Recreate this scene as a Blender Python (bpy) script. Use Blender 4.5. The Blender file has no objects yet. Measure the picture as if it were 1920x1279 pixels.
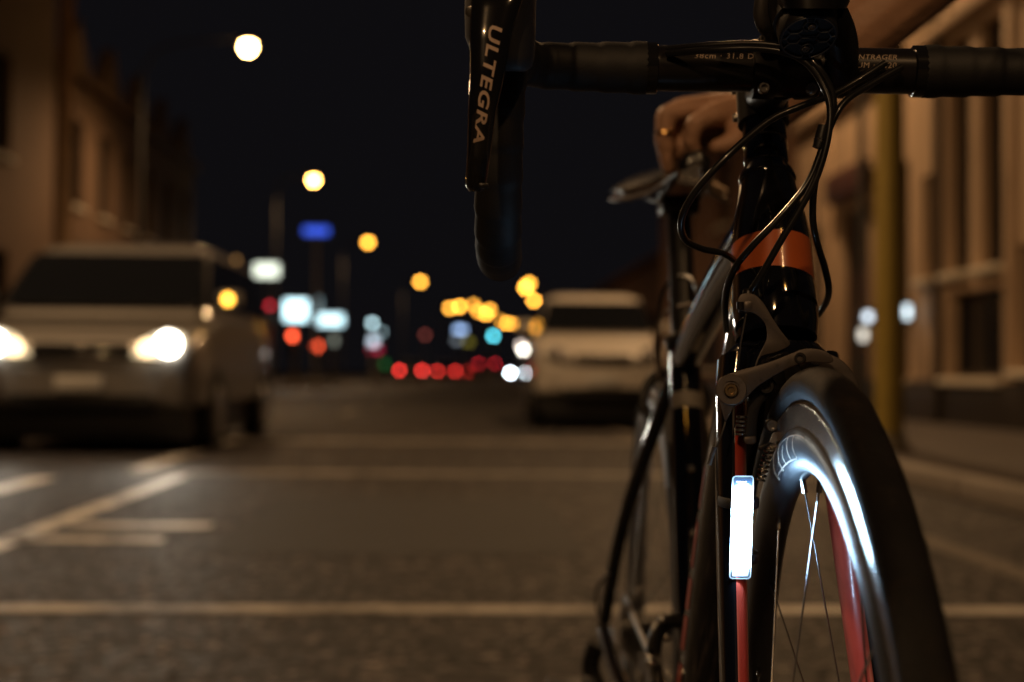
import bpy, bmesh, math, random
from mathutils import Vector, Matrix, Quaternion
random.seed(7)
R = math.radians
sc = bpy.context.scene
COL = sc.collection

# ------------------------------------------------------------------ camera
F = 50.0 / 36.0 * 1920.0            # focal length in photo pixels
CAMH = 0.665
PSI, PITCH, ROLL = R(2.36), R(1.29), R(0.5)
CAM = Vector((0, 0, CAMH))
fwd_h = Vector((math.sin(PSI), math.cos(PSI), 0))
right_h = Vector((math.cos(PSI), -math.sin(PSI), 0))
fwd = (fwd_h * math.cos(PITCH) + Vector((0, 0, math.sin(PITCH)))).normalized()
up0 = right_h.cross(fwd).normalized()
rgt = (right_h * math.cos(ROLL) + up0 * math.sin(ROLL)).normalized()
upv = rgt.cross(fwd).normalized()
cam_d = bpy.data.cameras.new('camera')
cam_d.lens = 50; cam_d.sensor_width = 36
cam_d.clip_start = 0.02; cam_d.clip_end = 2500
cam_d.dof.use_dof = True
cam_d.dof.focus_distance = 0.93
cam_d.dof.aperture_fstop = 4.2
cam_d.dof.aperture_blades = 7
cam_d.dof.aperture_rotation = R(12)
cam = bpy.data.objects.new('camera', cam_d); COL.objects.link(cam)
m = Matrix((rgt, upv, -fwd)).transposed().to_4x4(); m.translation = CAM
cam.matrix_world = m
sc.camera = cam

# ------------------------------------------------------------------ night sky, exposure
w = bpy.data.worlds.new('World'); sc.world = w; w.use_nodes = True
bg = w.node_tree.nodes['Background']
bg.inputs['Color'].default_value = (0.85, 0.78, 0.95, 1); bg.inputs['Strength'].default_value = 0.0048
sc.view_settings.view_transform = 'Standard'; sc.view_settings.look = 'None'
sc.view_settings.exposure = 0; sc.view_settings.gamma = 1
sc.render.engine = 'CYCLES'
sc.cycles.use_adaptive_sampling = False
sc.cycles.use_denoising = True
sc.cycles.max_bounces = 6; sc.cycles.diffuse_bounces = 2; sc.cycles.glossy_bounces = 3
sc.cycles.transmission_bounces = 4; sc.cycles.caustics_reflective = False; sc.cycles.caustics_refractive = False
sc.cycles.sample_clamp_indirect = 4

def P(px, py, Z):
    """world point seen at photo pixel (px,py) at distance Z along the view"""
    return CAM + fwd * Z + rgt * ((px - 960) / F * Z) + upv * ((639.5 - py) / F * Z)

# ------------------------------------------------------------------ materials
MATS = {}
def mat(name, col=(.5, .5, .5), rough=.5, metal=0.0, coat=0.0, spec=.5, vary=0.12, nscale=30.0,
        bump=0.0, bscale=200.0, emit=None, estr=0.0, alpha=None, trans=0.0, roughvar=0.0, cracks=False):
    if name in MATS: return MATS[name]
    m = bpy.data.materials.new(name); m.use_nodes = True
    nt = m.node_tree; b = nt.nodes['Principled BSDF']
    b.inputs['Roughness'].default_value = rough; b.inputs['Metallic'].default_value = metal
    b.inputs['Coat Weight'].default_value = coat; b.inputs['Coat Roughness'].default_value = 0.04
    b.inputs['Specular IOR Level'].default_value = spec
    b.inputs['Transmission Weight'].default_value = trans
    tc = nt.nodes.new('ShaderNodeTexCoord')
    nz = nt.nodes.new('ShaderNodeTexNoise'); nz.inputs['Scale'].default_value = nscale; nz.inputs['Detail'].default_value = 5
    nt.links.new(tc.outputs['Object'], nz.inputs['Vector'])
    mx = nt.nodes.new('ShaderNodeMix'); mx.data_type = 'RGBA'
    mx.inputs[6].default_value = tuple(c * (1 - vary) for c in col) + (1,)
    mx.inputs[7].default_value = tuple(min(1, c * (1 + vary)) for c in col) + (1,)
    nt.links.new(nz.outputs['Fac'], mx.inputs[0]); nt.links.new(mx.outputs[2], b.inputs['Base Color'])
    if roughvar:
        mr = nt.nodes.new('ShaderNodeMapRange')
        mr.inputs['To Min'].default_value = max(0, rough - roughvar); mr.inputs['To Max'].default_value = min(1, rough + roughvar)
        nt.links.new(nz.outputs['Fac'], mr.inputs['Value']); nt.links.new(mr.outputs['Result'], b.inputs['Roughness'])
    if bump:
        n2 = nt.nodes.new('ShaderNodeTexNoise'); n2.inputs['Scale'].default_value = bscale; n2.inputs['Detail'].default_value = 3
        nt.links.new(tc.outputs['Object'], n2.inputs['Vector'])
        bp = nt.nodes.new('ShaderNodeBump'); bp.inputs['Strength'].default_value = bump; bp.inputs['Distance'].default_value = 0.5 / bscale
        nt.links.new(n2.outputs['Fac'], bp.inputs['Height']); nt.links.new(bp.outputs['Normal'], b.inputs['Normal'])
    if emit:
        b.inputs['Emission Color'].default_value = tuple(emit) + (1,); b.inputs['Emission Strength'].default_value = estr
    MATS[name] = m
    return m

# ------------------------------------------------------------------ geometry helpers
class MB:
    """collects shapes into one mesh"""
    def __init__(s): s.bm = bmesh.new(); s.mi = 0
    def _f(s, vs):
        try:
            f = s.bm.faces.new(vs); f.material_index = s.mi; f.smooth = True; return f
        except ValueError: return None
    def rings(s, rings, cap=True, close=False):
        rr = [[s.bm.verts.new(p) for p in r] for r in rings]
        n = len(rr[0]); L = len(rr)
        for i in range(L if close else L - 1):
            a, b = rr[i], rr[(i + 1) % L]
            for j in range(n):
                s._f((a[j], a[(j + 1) % n], b[(j + 1) % n], b[j]))
        if cap and not close:
            s._f(list(reversed(rr[0]))); s._f(rr[-1])
        return s
    def tube(s, pts, rad, seg=12, ry=None, ref=None, cap=True, close=False):
        pts = [Vector(p) for p in pts]; n = len(pts)
        rad = rad if isinstance(rad, (list, tuple)) else [rad] * n
        ry = rad if ry is None else (ry if isinstance(ry, (list, tuple)) else [ry] * n)
        tg = []
        for i in range(n):
            if close: a, b = pts[i - 1], pts[(i + 1) % n]
            else: a, b = pts[max(0, i - 1)], pts[min(n - 1, i + 1)]
            tg.append((b - a).normalized())
        if ref is not None: nv = Vector(ref)
        else: nv = Vector((1, 0, 0)) if abs(tg[0].x) < .8 else Vector((0, 0, 1))
        out = []
        for i in range(n):
            t = tg[i]
            if ref is not None: nv = Vector(ref)
            u = (nv - t * nv.dot(t)).normalized(); v = t.cross(u); nv = u
            out.append([pts[i] + u * (rad[i] * math.cos(2 * math.pi * k / seg)) + v * (ry[i] * math.sin(2 * math.pi * k / seg)) for k in range(seg)])
        return s.rings(out, cap, close)
    def box(s, c, size, M=None, bev=0.0):
        c = Vector(c); hx, hy, hz = [q / 2 for q in size]
        r = bmesh.ops.create_cube(s.bm, size=1.0)
        vs = r['verts']
        for v in vs: v.co = Vector((v.co.x * 2 * hx, v.co.y * 2 * hy, v.co.z * 2 * hz))
        fs = set(f for v in vs for f in v.link_faces)
        if bev:
            es = set(e for v in vs for e in v.link_edges)
            rb = bmesh.ops.bevel(s.bm, geom=list(es), offset=bev, segments=2, affect='EDGES', profile=.5)
            vs = list(set(vs_ for f in rb['faces'] for vs_ in f.verts) | set(v for v in vs if v.is_valid))
            fs = set(f for v in vs for f in v.link_faces)
        for v in vs: v.co = (M @ v.co if M is not None else v.co) + c
        for f in fs: f.material_index = s.mi; f.smooth = bool(bev)
        return s
    def lathe(s, prof, c, axis, seg=24, cap=True):
        """prof: list of (radius, along)"""
        axis = Vector(axis).normalized(); c = Vector(c)
        u = axis.orthogonal().normalized(); v = axis.cross(u)
        rs = [[c + axis * h + (u * math.cos(2 * math.pi * k / seg) + v * math.sin(2 * math.pi * k / seg)) * max(r, 1e-5) for k in range(seg)] for r, h in prof]
        return s.rings(rs, cap)
    def plate(s, front, back):
        """front/back: matching outlines"""
        a = [s.bm.verts.new(p) for p in front]; b = [s.bm.verts.new(p) for p in back]
        n = len(a)
        fs = [s._f(a), s._f(list(reversed(b)))]
        for j in range(n): s._f((a[(j + 1) % n], a[j], b[j], b[(j + 1) % n]))
        for f in s.bm.faces: pass
        return s
    def quad(s, a, b, c, d): s._f([s.bm.verts.new(p) for p in (a, b, c, d)]); return s
    def poly(s, pts): s._f([s.bm.verts.new(p) for p in pts]); return s
    def flat(s):
        for f in s.bm.faces: f.smooth = False
        return s
    def bevel(s, off, seg=2, ang=35):
        s.bm.normal_update()
        es = [e for e in s.bm.edges if len(e.link_faces) == 2 and e.calc_face_angle(0) > R(ang)]
        bmesh.ops.bevel(s.bm, geom=es, offset=off, segments=seg, affect='EDGES', profile=.5, clamp_overlap=True)
        for f in s.bm.faces: f.smooth = True
        return s
    def build(s, name, mats, parent=None, sharp=40, fix=True):
        if fix: bmesh.ops.recalc_face_normals(s.bm, faces=s.bm.faces)
        me = bpy.data.meshes.new(name); s.bm.to_mesh(me); s.bm.free()
        for mm in (mats if isinstance(mats, (list, tuple)) else [mats]): me.materials.append(mm)
        if sharp is not None: me.set_sharp_from_angle(angle=R(sharp))
        o = bpy.data.objects.new(name, me); COL.objects.link(o)
        if parent is not None: o.parent = parent
        return o

def tag(o, label, cat, group=None):
    o['label'] = label; o['category'] = cat
    if group: o['group'] = group
    return o
def struct(o): o['kind'] = 'structure'; return o
def empty(name, loc=(0, 0, 0), rz=0.0):
    o = bpy.data.objects.new(name, None); COL.objects.link(o); o.location = loc; o.rotation_euler = (0, 0, rz)
    o.empty_display_size = .1
    return o
def copy_tree(o, parent=None):
    c = o.copy(); COL.objects.link(c); c.parent = parent
    for ch in list(o.children): copy_tree(ch, c)
    return c
def spline(pts, n=10):
    """Catmull-Rom through pts"""
    p = [Vector(q) for q in pts]; p = [p[0] * 2 - p[1]] + p + [p[-1] * 2 - p[-2]]
    out = []
    for i in range(1, len(p) - 2):
        for k in range(n):
            t = k / n
            out.append(.5 * ((2 * p[i]) + (p[i + 1] - p[i - 1]) * t + (2 * p[i - 1] - 5 * p[i] + 4 * p[i + 1] - p[i + 2]) * t * t + (3 * p[i] - p[i - 1] - 3 * p[i + 1] + p[i + 2]) * t ** 3))
    out.append(p[-2]); return out
def lerp(a, b, t): return a + (b - a) * t
def text_mesh(body, size, shear=0.0, spacing=1.0, bold=0.0):
    c = bpy.data.curves.new('txt', 'FONT'); c.body = body; c.size = size; c.shear = shear; c.space_character = spacing
    c.offset = bold; c.resolution_u = 3; c.align_x = 'LEFT'
    o = bpy.data.objects.new('txt', c); COL.objects.link(o)
    dg = bpy.context.evaluated_depsgraph_get(); dg.update()
    me = bpy.data.meshes.new_from_object(o.evaluated_get(dg))
    vs = [v.co.copy() for v in me.vertices]; fs = [tuple(p.vertices) for p in me.polygons]
    bpy.data.objects.remove(o); bpy.data.meshes.remove(me); bpy.data.curves.remove(c)
    return vs, fs
def text_obj(name, vf, fn, mt, parent):
    vs, fs = vf
    me = bpy.data.meshes.new(name); me.from_pydata([fn(v.x, v.y) for v in vs], [], fs)
    me.materials.append(mt)
    o = bpy.data.objects.new(name, me); COL.objects.link(o); o.parent = parent
    return o

# ================================================================== materials used
SOD = (1.0, 0.42, 0.045)
asphalt = mat('asphalt', (.0195, .0165, .0155), rough=.52, vary=.45, nscale=2.2, bump=1.0, bscale=62, roughvar=.14, spec=.3)
paint_line = mat('headlit_road_paint', (.72, .68, .60), rough=.5, vary=.3, nscale=14, bump=.4, bscale=120)  # paler than the other lines: headlight brightness put into the colour
paver = mat('footpath_concrete', (.065, .052, .044), rough=.75, vary=.35, nscale=3, bump=.5, bscale=50)
kerb_m = mat('kerb_concrete', (.24, .21, .18), rough=.7, vary=.25, nscale=6, bump=.4, bscale=50)

def glint_grain(m_, sc_=44.0):
    nt = m_.node_tree; b_ = nt.nodes['Principled BSDF']
    tc = nt.nodes.new('ShaderNodeTexCoord'); vo = nt.nodes.new('ShaderNodeTexVoronoi'); vo.inputs['Scale'].default_value = sc_
    nt.links.new(tc.outputs['Object'], vo.inputs['Vector'])
    sx = nt.nodes.new('ShaderNodeSeparateColor'); nt.links.new(vo.outputs['Color'], sx.inputs[0])
    pw = nt.nodes.new('ShaderNodeMath'); pw.operation = 'POWER'; pw.inputs[1].default_value = 14.0; nt.links.new(sx.outputs[0], pw.inputs[0])
    ma = nt.nodes.new('ShaderNodeMath'); ma.operation = 'MULTIPLY_ADD'; ma.inputs[1].default_value = 15; ma.inputs[2].default_value = .6; nt.links.new(pw.outputs[0], ma.inputs[0])  # rare bright cells put glints into the asphalt colour
    old = b_.inputs['Base Color'].links[0].from_socket
    vm = nt.nodes.new('ShaderNodeVectorMath'); vm.operation = 'SCALE'; nt.links.new(old, vm.inputs[0]); nt.links.new(ma.outputs[0], vm.inputs['Scale'])
    nt.links.new(vm.outputs[0], b_.inputs['Base Color'])
    rr_ = nt.nodes.new('ShaderNodeMapRange'); rr_.inputs['To Min'].default_value = .85; rr_.inputs['To Max'].default_value = .48
    nt.links.new(sx.outputs[1], rr_.inputs['Value']); nt.links.new(rr_.outputs['Result'], b_.inputs['Roughness'])
glint_grain(asphalt)
def worn(m_):
    nt = m_.node_tree; b_ = nt.nodes['Principled BSDF']; tc = nt.nodes.new('ShaderNodeTexCoord')
    nz = nt.nodes.new('ShaderNodeTexNoise'); nz.inputs['Scale'].default_value = 3.2; nz.inputs['Detail'].default_value = 9; nz.inputs['Roughness'].default_value = .72
    nt.links.new(tc.outputs['Object'], nz.inputs['Vector'])
    cr_ = nt.nodes.new('ShaderNodeMapRange'); cr_.inputs['From Min'].default_value = .36; cr_.inputs['From Max'].default_value = .56
    nt.links.new(nz.outputs['Fac'], cr_.inputs['Value'])
    mx = nt.nodes.new('ShaderNodeMix'); mx.data_type = 'RGBA'; mx.inputs[6].default_value = (.07, .06, .05, 1)
    old = b_.inputs['Base Color'].links[0].from_socket
    nt.links.new(old, mx.inputs[7]); nt.links.new(cr_.outputs['Result'], mx.inputs[0]); nt.links.new(mx.outputs[2], b_.inputs['Base Color'])
worn(paint_line)
faded = mat('faded_road_paint', (.30, .27, .23), rough=.6, vary=.35, nscale=10, bump=.4, bscale=120); worn(faded)
mid_paint = mat('scuffed_road_paint', (.52, .48, .42), rough=.55, vary=.3, nscale=12, bump=.4, bscale=120); worn(mid_paint)
# ================================================================== the street
b = MB(); b.poly([(-600, -60, 0), (600, -60, 0), (600, 1500, 0), (-600, 1500, 0)])
road = struct(b.build('road', asphalt, sharp=None))
def marking(name, x0, x1, y0, y1, skew=0.0, m_=None):
    n = max(1, int(max(abs(x1 - x0), abs(y1 - y0)) / .6)); bb = MB(); bb.mi = 0
    along_x = abs(x1 - x0) > abs(y1 - y0)
    pr = None
    for i in range(n + 1):
        t = i / n
        j = random.uniform(-.006, .006)
        if along_x:
            x = lerp(x0, x1, t); a, c = Vector((x, y0 + j + skew * x, .004)), Vector((x, y1 + j + skew * x, .004))
        else:
            y = lerp(y0, y1, t); a, c = Vector((x1 + j, y, .004)), Vector((x0 + j, y, .004))
        if pr: bb.quad(pr[0], a, c, pr[1])
        pr = (a, c)
    return bb.build(name, m_ or paint_line, road, sharp=None)
marking('crossing_line', -7.0, 2.4, 3.94, 4.06, -0.004, mid_paint)
marking('crossing_line', -2.1, 2.4, 9.2, 9.45, 0, faded)
marking('stop_line', -2.0, 2.4, 13.4, 13.9, 0, faded)
marking('lane_line', -1.75, -1.64, 4.9, 9.0)
marking('lane_line', -2.16, -2.02, 9.6, 14.0)
marking('lane_line', -2.56, -2.40, 5.5, 8.8)
marking('lane_arrow_bar', -1.72, -1.12, 5.55, 5.68)
marking('lane_arrow_bar', -1.62, -1.02, 6.05, 6.22)
for yy in range(22, 140, 9): marking('lane_line', -1.75, -1.63, yy, yy + 3, 0, faded)
pm = mat('old_patch_asphalt', (.011, .010, .010), rough=.7, vary=.4, nscale=5, bump=.8, bscale=60)
for (xa, xb, ya, yb) in ((-.9, .5, 5.2, 7.6), (-5.4, -3.4, 2.6, 5.1), (.9, 2.0, 7.0, 8.6)):
    pt = marking('asphalt_patch', xa, xb, ya, yb, 0, pm); pt.location.z = -.002

def pavement(name, xk, xo, y0, y1, h=.13):
    s = 1 if xo > xk else -1
    bb = MB(); bb.box(((xk + s * .15 + xo) / 2, (y0 + y1) / 2, h / 2 - .002), (abs(xo - xk) - .15, y1 - y0, h - .004))
    o = struct(bb.build(name, paver, sharp=None))
    n = int((y1 - y0) / 1.2)
    k = MB(); k.box((0, 0, h / 2), (.15, 1.185, h), bev=.02); me0 = k.build('kerb_stone', kerb_m, o)
    me0.location = (xk + s * .075, y0 + .6, 0)
    for i in range(1, min(n, 60)):
        q = me0.copy(); COL.objects.link(q); q.parent = o; q.location = (xk + s * .075 , y0 + .6 + i * 1.2, random.uniform(-.004, .004))
    return o
pavement('footpath_right', 2.72, 40, -20, 240)
pavement('footpath_left', -6.2, -40, -20, 240)
# flush strip of a painted cycle lane edge beside the right kerb
e_ = marking('drain_channel', 1.86, 1.98, 1.0, 60.0); e_.data.materials[0] = mat('channel_concrete', (.12, .10, .08), rough=.7, vary=.3, nscale=8)

# ================================================================== buildings
def glassdark(): return mat('window_glass', (.02, .022, .026), rough=.08, vary=.1, spec=.6)
wood_dk = mat('dark_frame_paint', (.035, .028, .024), rough=.5)
def facade(name, x, side, y0, y1, h, wallm, wins, label, plinth=.5, plm=None, depth=8.0, parapet=0.3, cornice=True, gables=0):
    """street front along y at lateral x; side=+1: building lies to +x. wins: (y0,y1,z0,z1,kind)"""
    root = empty(name, (x, y0, 0))
    tag(root, label, 'building')
    L = y1 - y0
    ys = sorted(set([0, L] + [v for q in wins for v in q[:2]])); zs = sorted(set([plinth, h] + [v for q in wins for v in q[2:4]]))
    bb = MB()
    for i in range(len(ys) - 1):
        for j in range(len(zs) - 1):
            cy, cz = (ys[i] + ys[i + 1]) / 2, (zs[j] + zs[j + 1]) / 2
            if any(q[0] < cy < q[1] and q[2] < cz < q[3] for q in wins): continue
            p = [(0, ys[i], zs[j]), (0, ys[i + 1], zs[j]), (0, ys[i + 1], zs[j + 1]), (0, ys[i], zs[j + 1])]
            bb.quad(*p)
    d = .18 * side
    for q in wins:      # reveals
        a, c, e, f = q[:4]
        bb.quad((0, a, e), (d, a, e), (d, a, f), (0, a, f)); bb.quad((0, c, e), (d, c, e), (d, c, f), (0, c, f))
        bb.quad((0, a, f), (d, a, f), (d, c, f), (0, c, f)); bb.quad((0, a, e), (d, a, e), (d, c, e), (0, c, e))
    D = depth * side
    bb.quad((0, 0, 0), (D, 0, 0), (D, 0, h), (0, 0, h)); bb.quad((0, L, 0), (D, L, 0), (D, L, h), (0, L, h))
    bb.quad((0, 0, h), (D, 0, h), (D, L, h), (0, L, h)); bb.quad((D, 0, 0), (D, L, 0), (D, L, h), (D, 0, h))
    wall = bb.build('wall', wallm, root, sharp=20, fix=False)
    bb = MB()
    segs = [0] + [v for q in sorted(wins) if q[2] < plinth for v in q[:2]] + [L]
    for i in range(0, len(segs), 2):
        if segs[i + 1] - segs[i] > .02:
            bb.box((-.02 * side, (segs[i] + segs[i + 1]) / 2, plinth / 2), (.06, segs[i + 1] - segs[i], plinth), bev=.01)
    bb.build('plinth', plm or wood_dk, root)
    if cornice:
        bb = MB(); bb.box((-.12 * side, L / 2, h - .25), (.3, L - .01, .22), bev=.04); bb.build('cornice', wallm, root)
    for k in range(gables):
        yy = L * (k + .5) / gables; wd = L / gables * .3
        bb = MB(); bb.plate([(-.05 * side, yy - wd, h + .002), (-.05 * side, yy + wd, h + .002), (-.05 * side, yy, h + 1.3)],
                            [(.3 * side, yy - wd, h + .002), (.3 * side, yy + wd, h + .002), (.3 * side, yy, h + 1.3)]).flat()
        bb.build('gable', wallm, root)
    for q in wins:
        a, c, e, f, kind = q
        fr = MB(); t = .06
        xx = d * .8
        for (ya, yb, za, zb) in ((a, a + t, e, f), (c - t, c, e, f), (a + t, c - t, e, e + t), (a + t, c - t, f - t, f)):
            fr.box((xx, (ya + yb) / 2, (za + zb) / 2), (.06, yb - ya - .002, zb - za - .002))
        if kind == 'door':
            o = fr.build('door', wood_dk, root)
            g = MB(); g.box((d + .02 * side, (a + c) / 2, (e + f) / 2), (.04, c - a - .02, f - e - .02), bev=.005)
            g.build('door_leaf', mat('door_paint', (.09, .025, .02), rough=.4), o)
        else:
            o = fr.build('window', wood_dk, root)
            g = MB(); g.box((d + .02 * side, (a + c) / 2, (e + f) / 2), (.02, c - a - .02, f - e - .02)); g.build('pane', glassdark(), o)
            if c - a > .9:
                mu = MB(); mu.box((xx, (a + c) / 2, (e + f) / 2), (.05, .05, f - e - 2 * t - .004)); mu.build('mullion', wood_dk, o)
            s_ = MB(); s_.box((-.05 * side, (a + c) / 2, e - .05), (.16, c - a + .1, .08), bev=.012); s_.build('sill', mat('sill_stone', (.72, .66, .54), rough=.6), o)
    return root
cream = mat('cream_render', (.50, .36, .24), rough=.8, vary=.3, nscale=.9, bump=.3, bscale=40)
ochre = mat('ochre_render', (.17, .105, .065), rough=.8, vary=.25, nscale=.8, bump=.3, bscale=40)
brown = mat('brown_brick', (.20, .105, .06), rough=.85, vary=.3, nscale=1.0, bump=.3, bscale=30)
grey_r = mat('grey_render', (.16, .12, .09), rough=.85, vary=.3, nscale=.9)
# right: corner shop front that fills the right edge (lateral 5.7)
facade('shop_building', 5.7, 1, 12.6, 23.4, 8.4, cream, [
    (.6, 1.55, .75, 2.0, 'w'), (1.88, 2.6, 1.85, 4.5, 'w'), (2.9, 3.57, 1.85, 4.5, 'w'), (1.88, 3.57, .66, 1.62, 'w'),
    (4.05, 4.5, 1.85, 3.1, 'w'), (5.0, 5.5, .64, 3.4, 'w'), (6.7, 8.2, .15, 3.05, 'door'), (9.3, 10.3, .9, 3.0, 'w'),
    (1.0, 2.2, 5.0, 7.0, 'w'), (4.0, 5.2, 5.0, 7.0, 'w'), (7.2, 8.4, 5.0, 7.0, 'w')],
    'cream rendered shop building with dark windows beside the yellow pole', plinth=.62)
sb = bpy.data.objects['shop_building']
MB().tube([(-.09, 3.72, .1), (-.09, 3.72, 8.0)], .045, 10).build('downpipe', wood_dk, sb)
MB().box((-.06, 5.4, 4.72), (.14, 10.7, .16), bev=.03).build('string_course', cream, sb)
for yy_ in (.28, 1.72, 3.9, 6.2, 8.75):
    MB().box((-.02, yy_, 2.66), (.06, .22, 3.9), bev=.02).build('pilaster', cream, sb)
MB().box((-.10, 7.45, 3.42), (.12, 2.0, .42), bev=.02).build('fascia_board', mat('fascia_maroon', (.07, .022, .02), rough=.5), sb)
facade('terrace_building', 6.0, 1, 23.8, 41, 6.5, brown, [
    (1.5, 3.5, .8, 2.8, 'w'), (5, 6.2, .2, 2.7, 'door'), (8, 11, .8, 2.8, 'w'), (13, 15.5, .8, 2.8, 'w'),
    (2, 3.4, 4, 5.6, 'w'), (7, 8.4, 4, 5.6, 'w'), (12, 13.4, 4, 5.6, 'w')],
    'brown brick terrace beyond the cream shop on the right', plinth=.5)
# left: long two-storey row and the taller building nearest the frame edge
facade('corner_building', -9.6, -1, 14, 34.4, 16, ochre, [
    (2 + 3.4 * k, 3.4 + 3.4 * k, z0, z1, 'w') for k in range(5) for z0, z1 in ((1.0, 3.2), (5.2, 7.4), (9.2, 11.4))],
    'tall ochre building behind the silver van at the left edge', plinth=.6)
facade('row_building', -9.6, -1, 34.6, 52.5, 8.3, ochre, [
    (1.2 + 2.9 * k, 2.4 + 2.9 * k, z0, z1, 'w') for k in range(6) for z0, z1 in ((1.0, 3.0), (4.8, 7.0))],
    'lower gabled row of shops receding behind the silver van', plinth=.6, gables=5)
facade('far_shop_building', -13.0, -1, 62, 92, 7, grey_r, [
    (2 + 4.5 * k, 4.6 + 4.5 * k, z0, z1, 'w') for k in range(6) for z0, z1 in ((.9, 3.0),)],
    'dark distant building behind the illuminated white signs', plinth=.5)
facade('far_brick_building', 7.5, 1, 44, 80, 5.2, brown, [
    (2 + 5 * k, 4.6 + 5 * k, .9, 3.0, 'w') for k in range(6)], 'low distant brick building behind the white car', plinth=.5)

# ================================================================== street lamps
pole_m = mat('galvanised_pole', (.32, .29, .25), rough=.5, metal=.6)
lamp_pole = mat('dark_lamp_pole', (.012, .011, .010), rough=.7)
lamp_black = mat('lamp_housing', (.08, .075, .07), rough=.5)
def bowl_mat(e, colr=SOD): return mat('sodium_bowl_%g_%g' % (e, colr[1]), (.8, .6, .3), emit=colr, estr=e)
def street_lamp(x, y, h, label, e, arm=1.6, power=0, r=.26, colr=SOD, side=1):
    root = empty('street_lamp', (x, y, 0)); tag(root, label, 'street lamp', 'lit street lamps along the road')
    hp = h + .15
    MB().tube([(-arm * side, 0, 0), (-arm * side, 0, .9), (-arm * side, 0, .95), (-arm * side, 0, hp - .8)], [.09, .09, .06, .045], 12).build('pole', lamp_pole, root)
    MB().tube(spline([(-arm * side, 0, hp - .82), (-arm * side * .85, 0, hp - .2), (-arm * side * .5, 0, hp + .05), (-.25 * side, 0, hp + .1)], 5), .03, 8).build('arm', lamp_pole, root)
    hd = MB(); hd.rings([[(r * 1.35 * k1 * math.cos(a) , r * 1.1 * k1 * math.sin(a), hp + dz) for a in [2 * math.pi * i / 16 for i in range(16)]] for k1, dz in ((1.0, 0), (1.02, .06), (.75, .14), (.2, .17))])
    head = hd.build('head', lamp_black, root)
    bw = MB(); bw.rings([[(r * .95 * k1 * math.cos(a), r * .95 * k1 * math.sin(a), hp + dz * r / .2) for a in [2 * math.pi * i / 16 for i in range(16)]] for k1, dz in ((1.0, -.003), (1.0, -.12), (.86, -.22), (.5, -.29), (.05, -.31))])
    bw.build('bowl', bowl_mat(e, colr), head)
    if power:
        ld = bpy.data.lights.new('lamp_light', 'SPOT'); ld.energy = power; ld.color = (1.0, .60, .29)
        ld.spot_size = R(165); ld.spot_blend = .6; ld.shadow_soft_size = .22
        lo = bpy.data.objects.new('lamp_light', ld); COL.objects.link(lo); lo.parent = head; lo.location = (0, 0, hp - .35 - r * 1.6)
    return root
def lamp_at(px, py, h, label, e, power=0, r=.26, side=1, arm=1.6, colr=SOD):
    Z = (h - CAMH) * F / max(20, (700 - py)); p = P(px, py, Z)
    return street_lamp(p.x, p.y, p.z, label, e, power=power, r=r, side=side, arm=arm, colr=colr)
PW = 2600
street_lamp(-4.6, 9.0, 9.0, 'sodium street lamp over the silver van, above the frame', 30, power=PW * .72)
street_lamp(-4.6, -12.0, 9.0, 'sodium street lamp behind the viewer on the left kerb', 30, power=PW * .8)
street_lamp(3.9, 19.0, 9.0, 'added unseen street lamp brightening the right shop front, above the frame', 30, power=PW * .5, side=-1)  # added lamp, out of view, to brighten the cream shop front
street_lamp(3.6, -7.0, 9.0, 'sodium street lamp behind the viewer on the right kerb', 30, power=PW * .16, side=-1)
lamp_at(465, 93, 9, 'brightest and highest street lamp, upper left', 95, power=PW * .45, r=.165, arm=2.7, colr=(1.0, .58, .2))
lamp_at(588, 340, 9, 'second street lamp from the top, above the blue sign', 52, power=PW * .6, r=.17, colr=(1.0, .5, .11))
lamp_at(690, 455, 9, 'amber street lamp just right of and below the blue sign', 15, power=PW * .7, r=.21)
lamp_at(788, 528, 9, 'lone amber street lamp between the blue sign and the lamp row', 15, power=PW * .7, r=.26)
row = [(843, 577, 10), (862, 574, 14), (888, 571, 5), (897, 583, 8), (911, 588, 14), (918, 580, 8), (940, 601, 5), (951, 606, 14), (961, 606, 6)]
for i, (x, y, e) in enumerate(row):
    lamp_at(x, y, 9, 'small amber lamp number %s from the left in the distant curved lamp row' % ['one', 'two', 'three', 'four', 'five', 'six', 'seven', 'eight', 'nine'][i], e * 1.75, r=.32)
for (x, y, e, lb) in ((992, 531, 8, 'upper back amber lamp left of the white car roof'), (985, 539, 14, 'bright amber lamp left of the white car roof'),
                      (1001, 563, 14, 'middle amber lamp left of the white car windscreen'), (1019, 586, 6, 'lowest dim amber lamp at the white car windscreen edge')):
    lamp_at(x, y, 9, lb, e * 1.9, r=.27, side=-1)

# yellow pole on the right footpath
yp = P(1667, 800, 10.5)
root = empty('yellow_pole', (yp.x, yp.y, .13)); tag(root, 'thick yellow painted pole standing on the right footpath', 'pole')
ym = mat('yellow_pole_paint', (.30, .215, .035), rough=.55, vary=.2, nscale=4)
MB().tube([(0, 0, .0), (0, 0, 4.8)], .105, 20).build('shaft', ym, root)
MB().lathe([(.17, 0), (.17, .02), (.13, .05), (.112, .12)], (0, 0, 0), (0, 0, 1)).build('base_plate', mat('pole_base', (.10, .08, .05), rough=.6), root)
MB().lathe([(.112, 0), (.112, .03), (.06, .09), (.0, .1)], (0, 0, 4.8), (0, 0, 1)).build('cap', ym, root)
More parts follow.
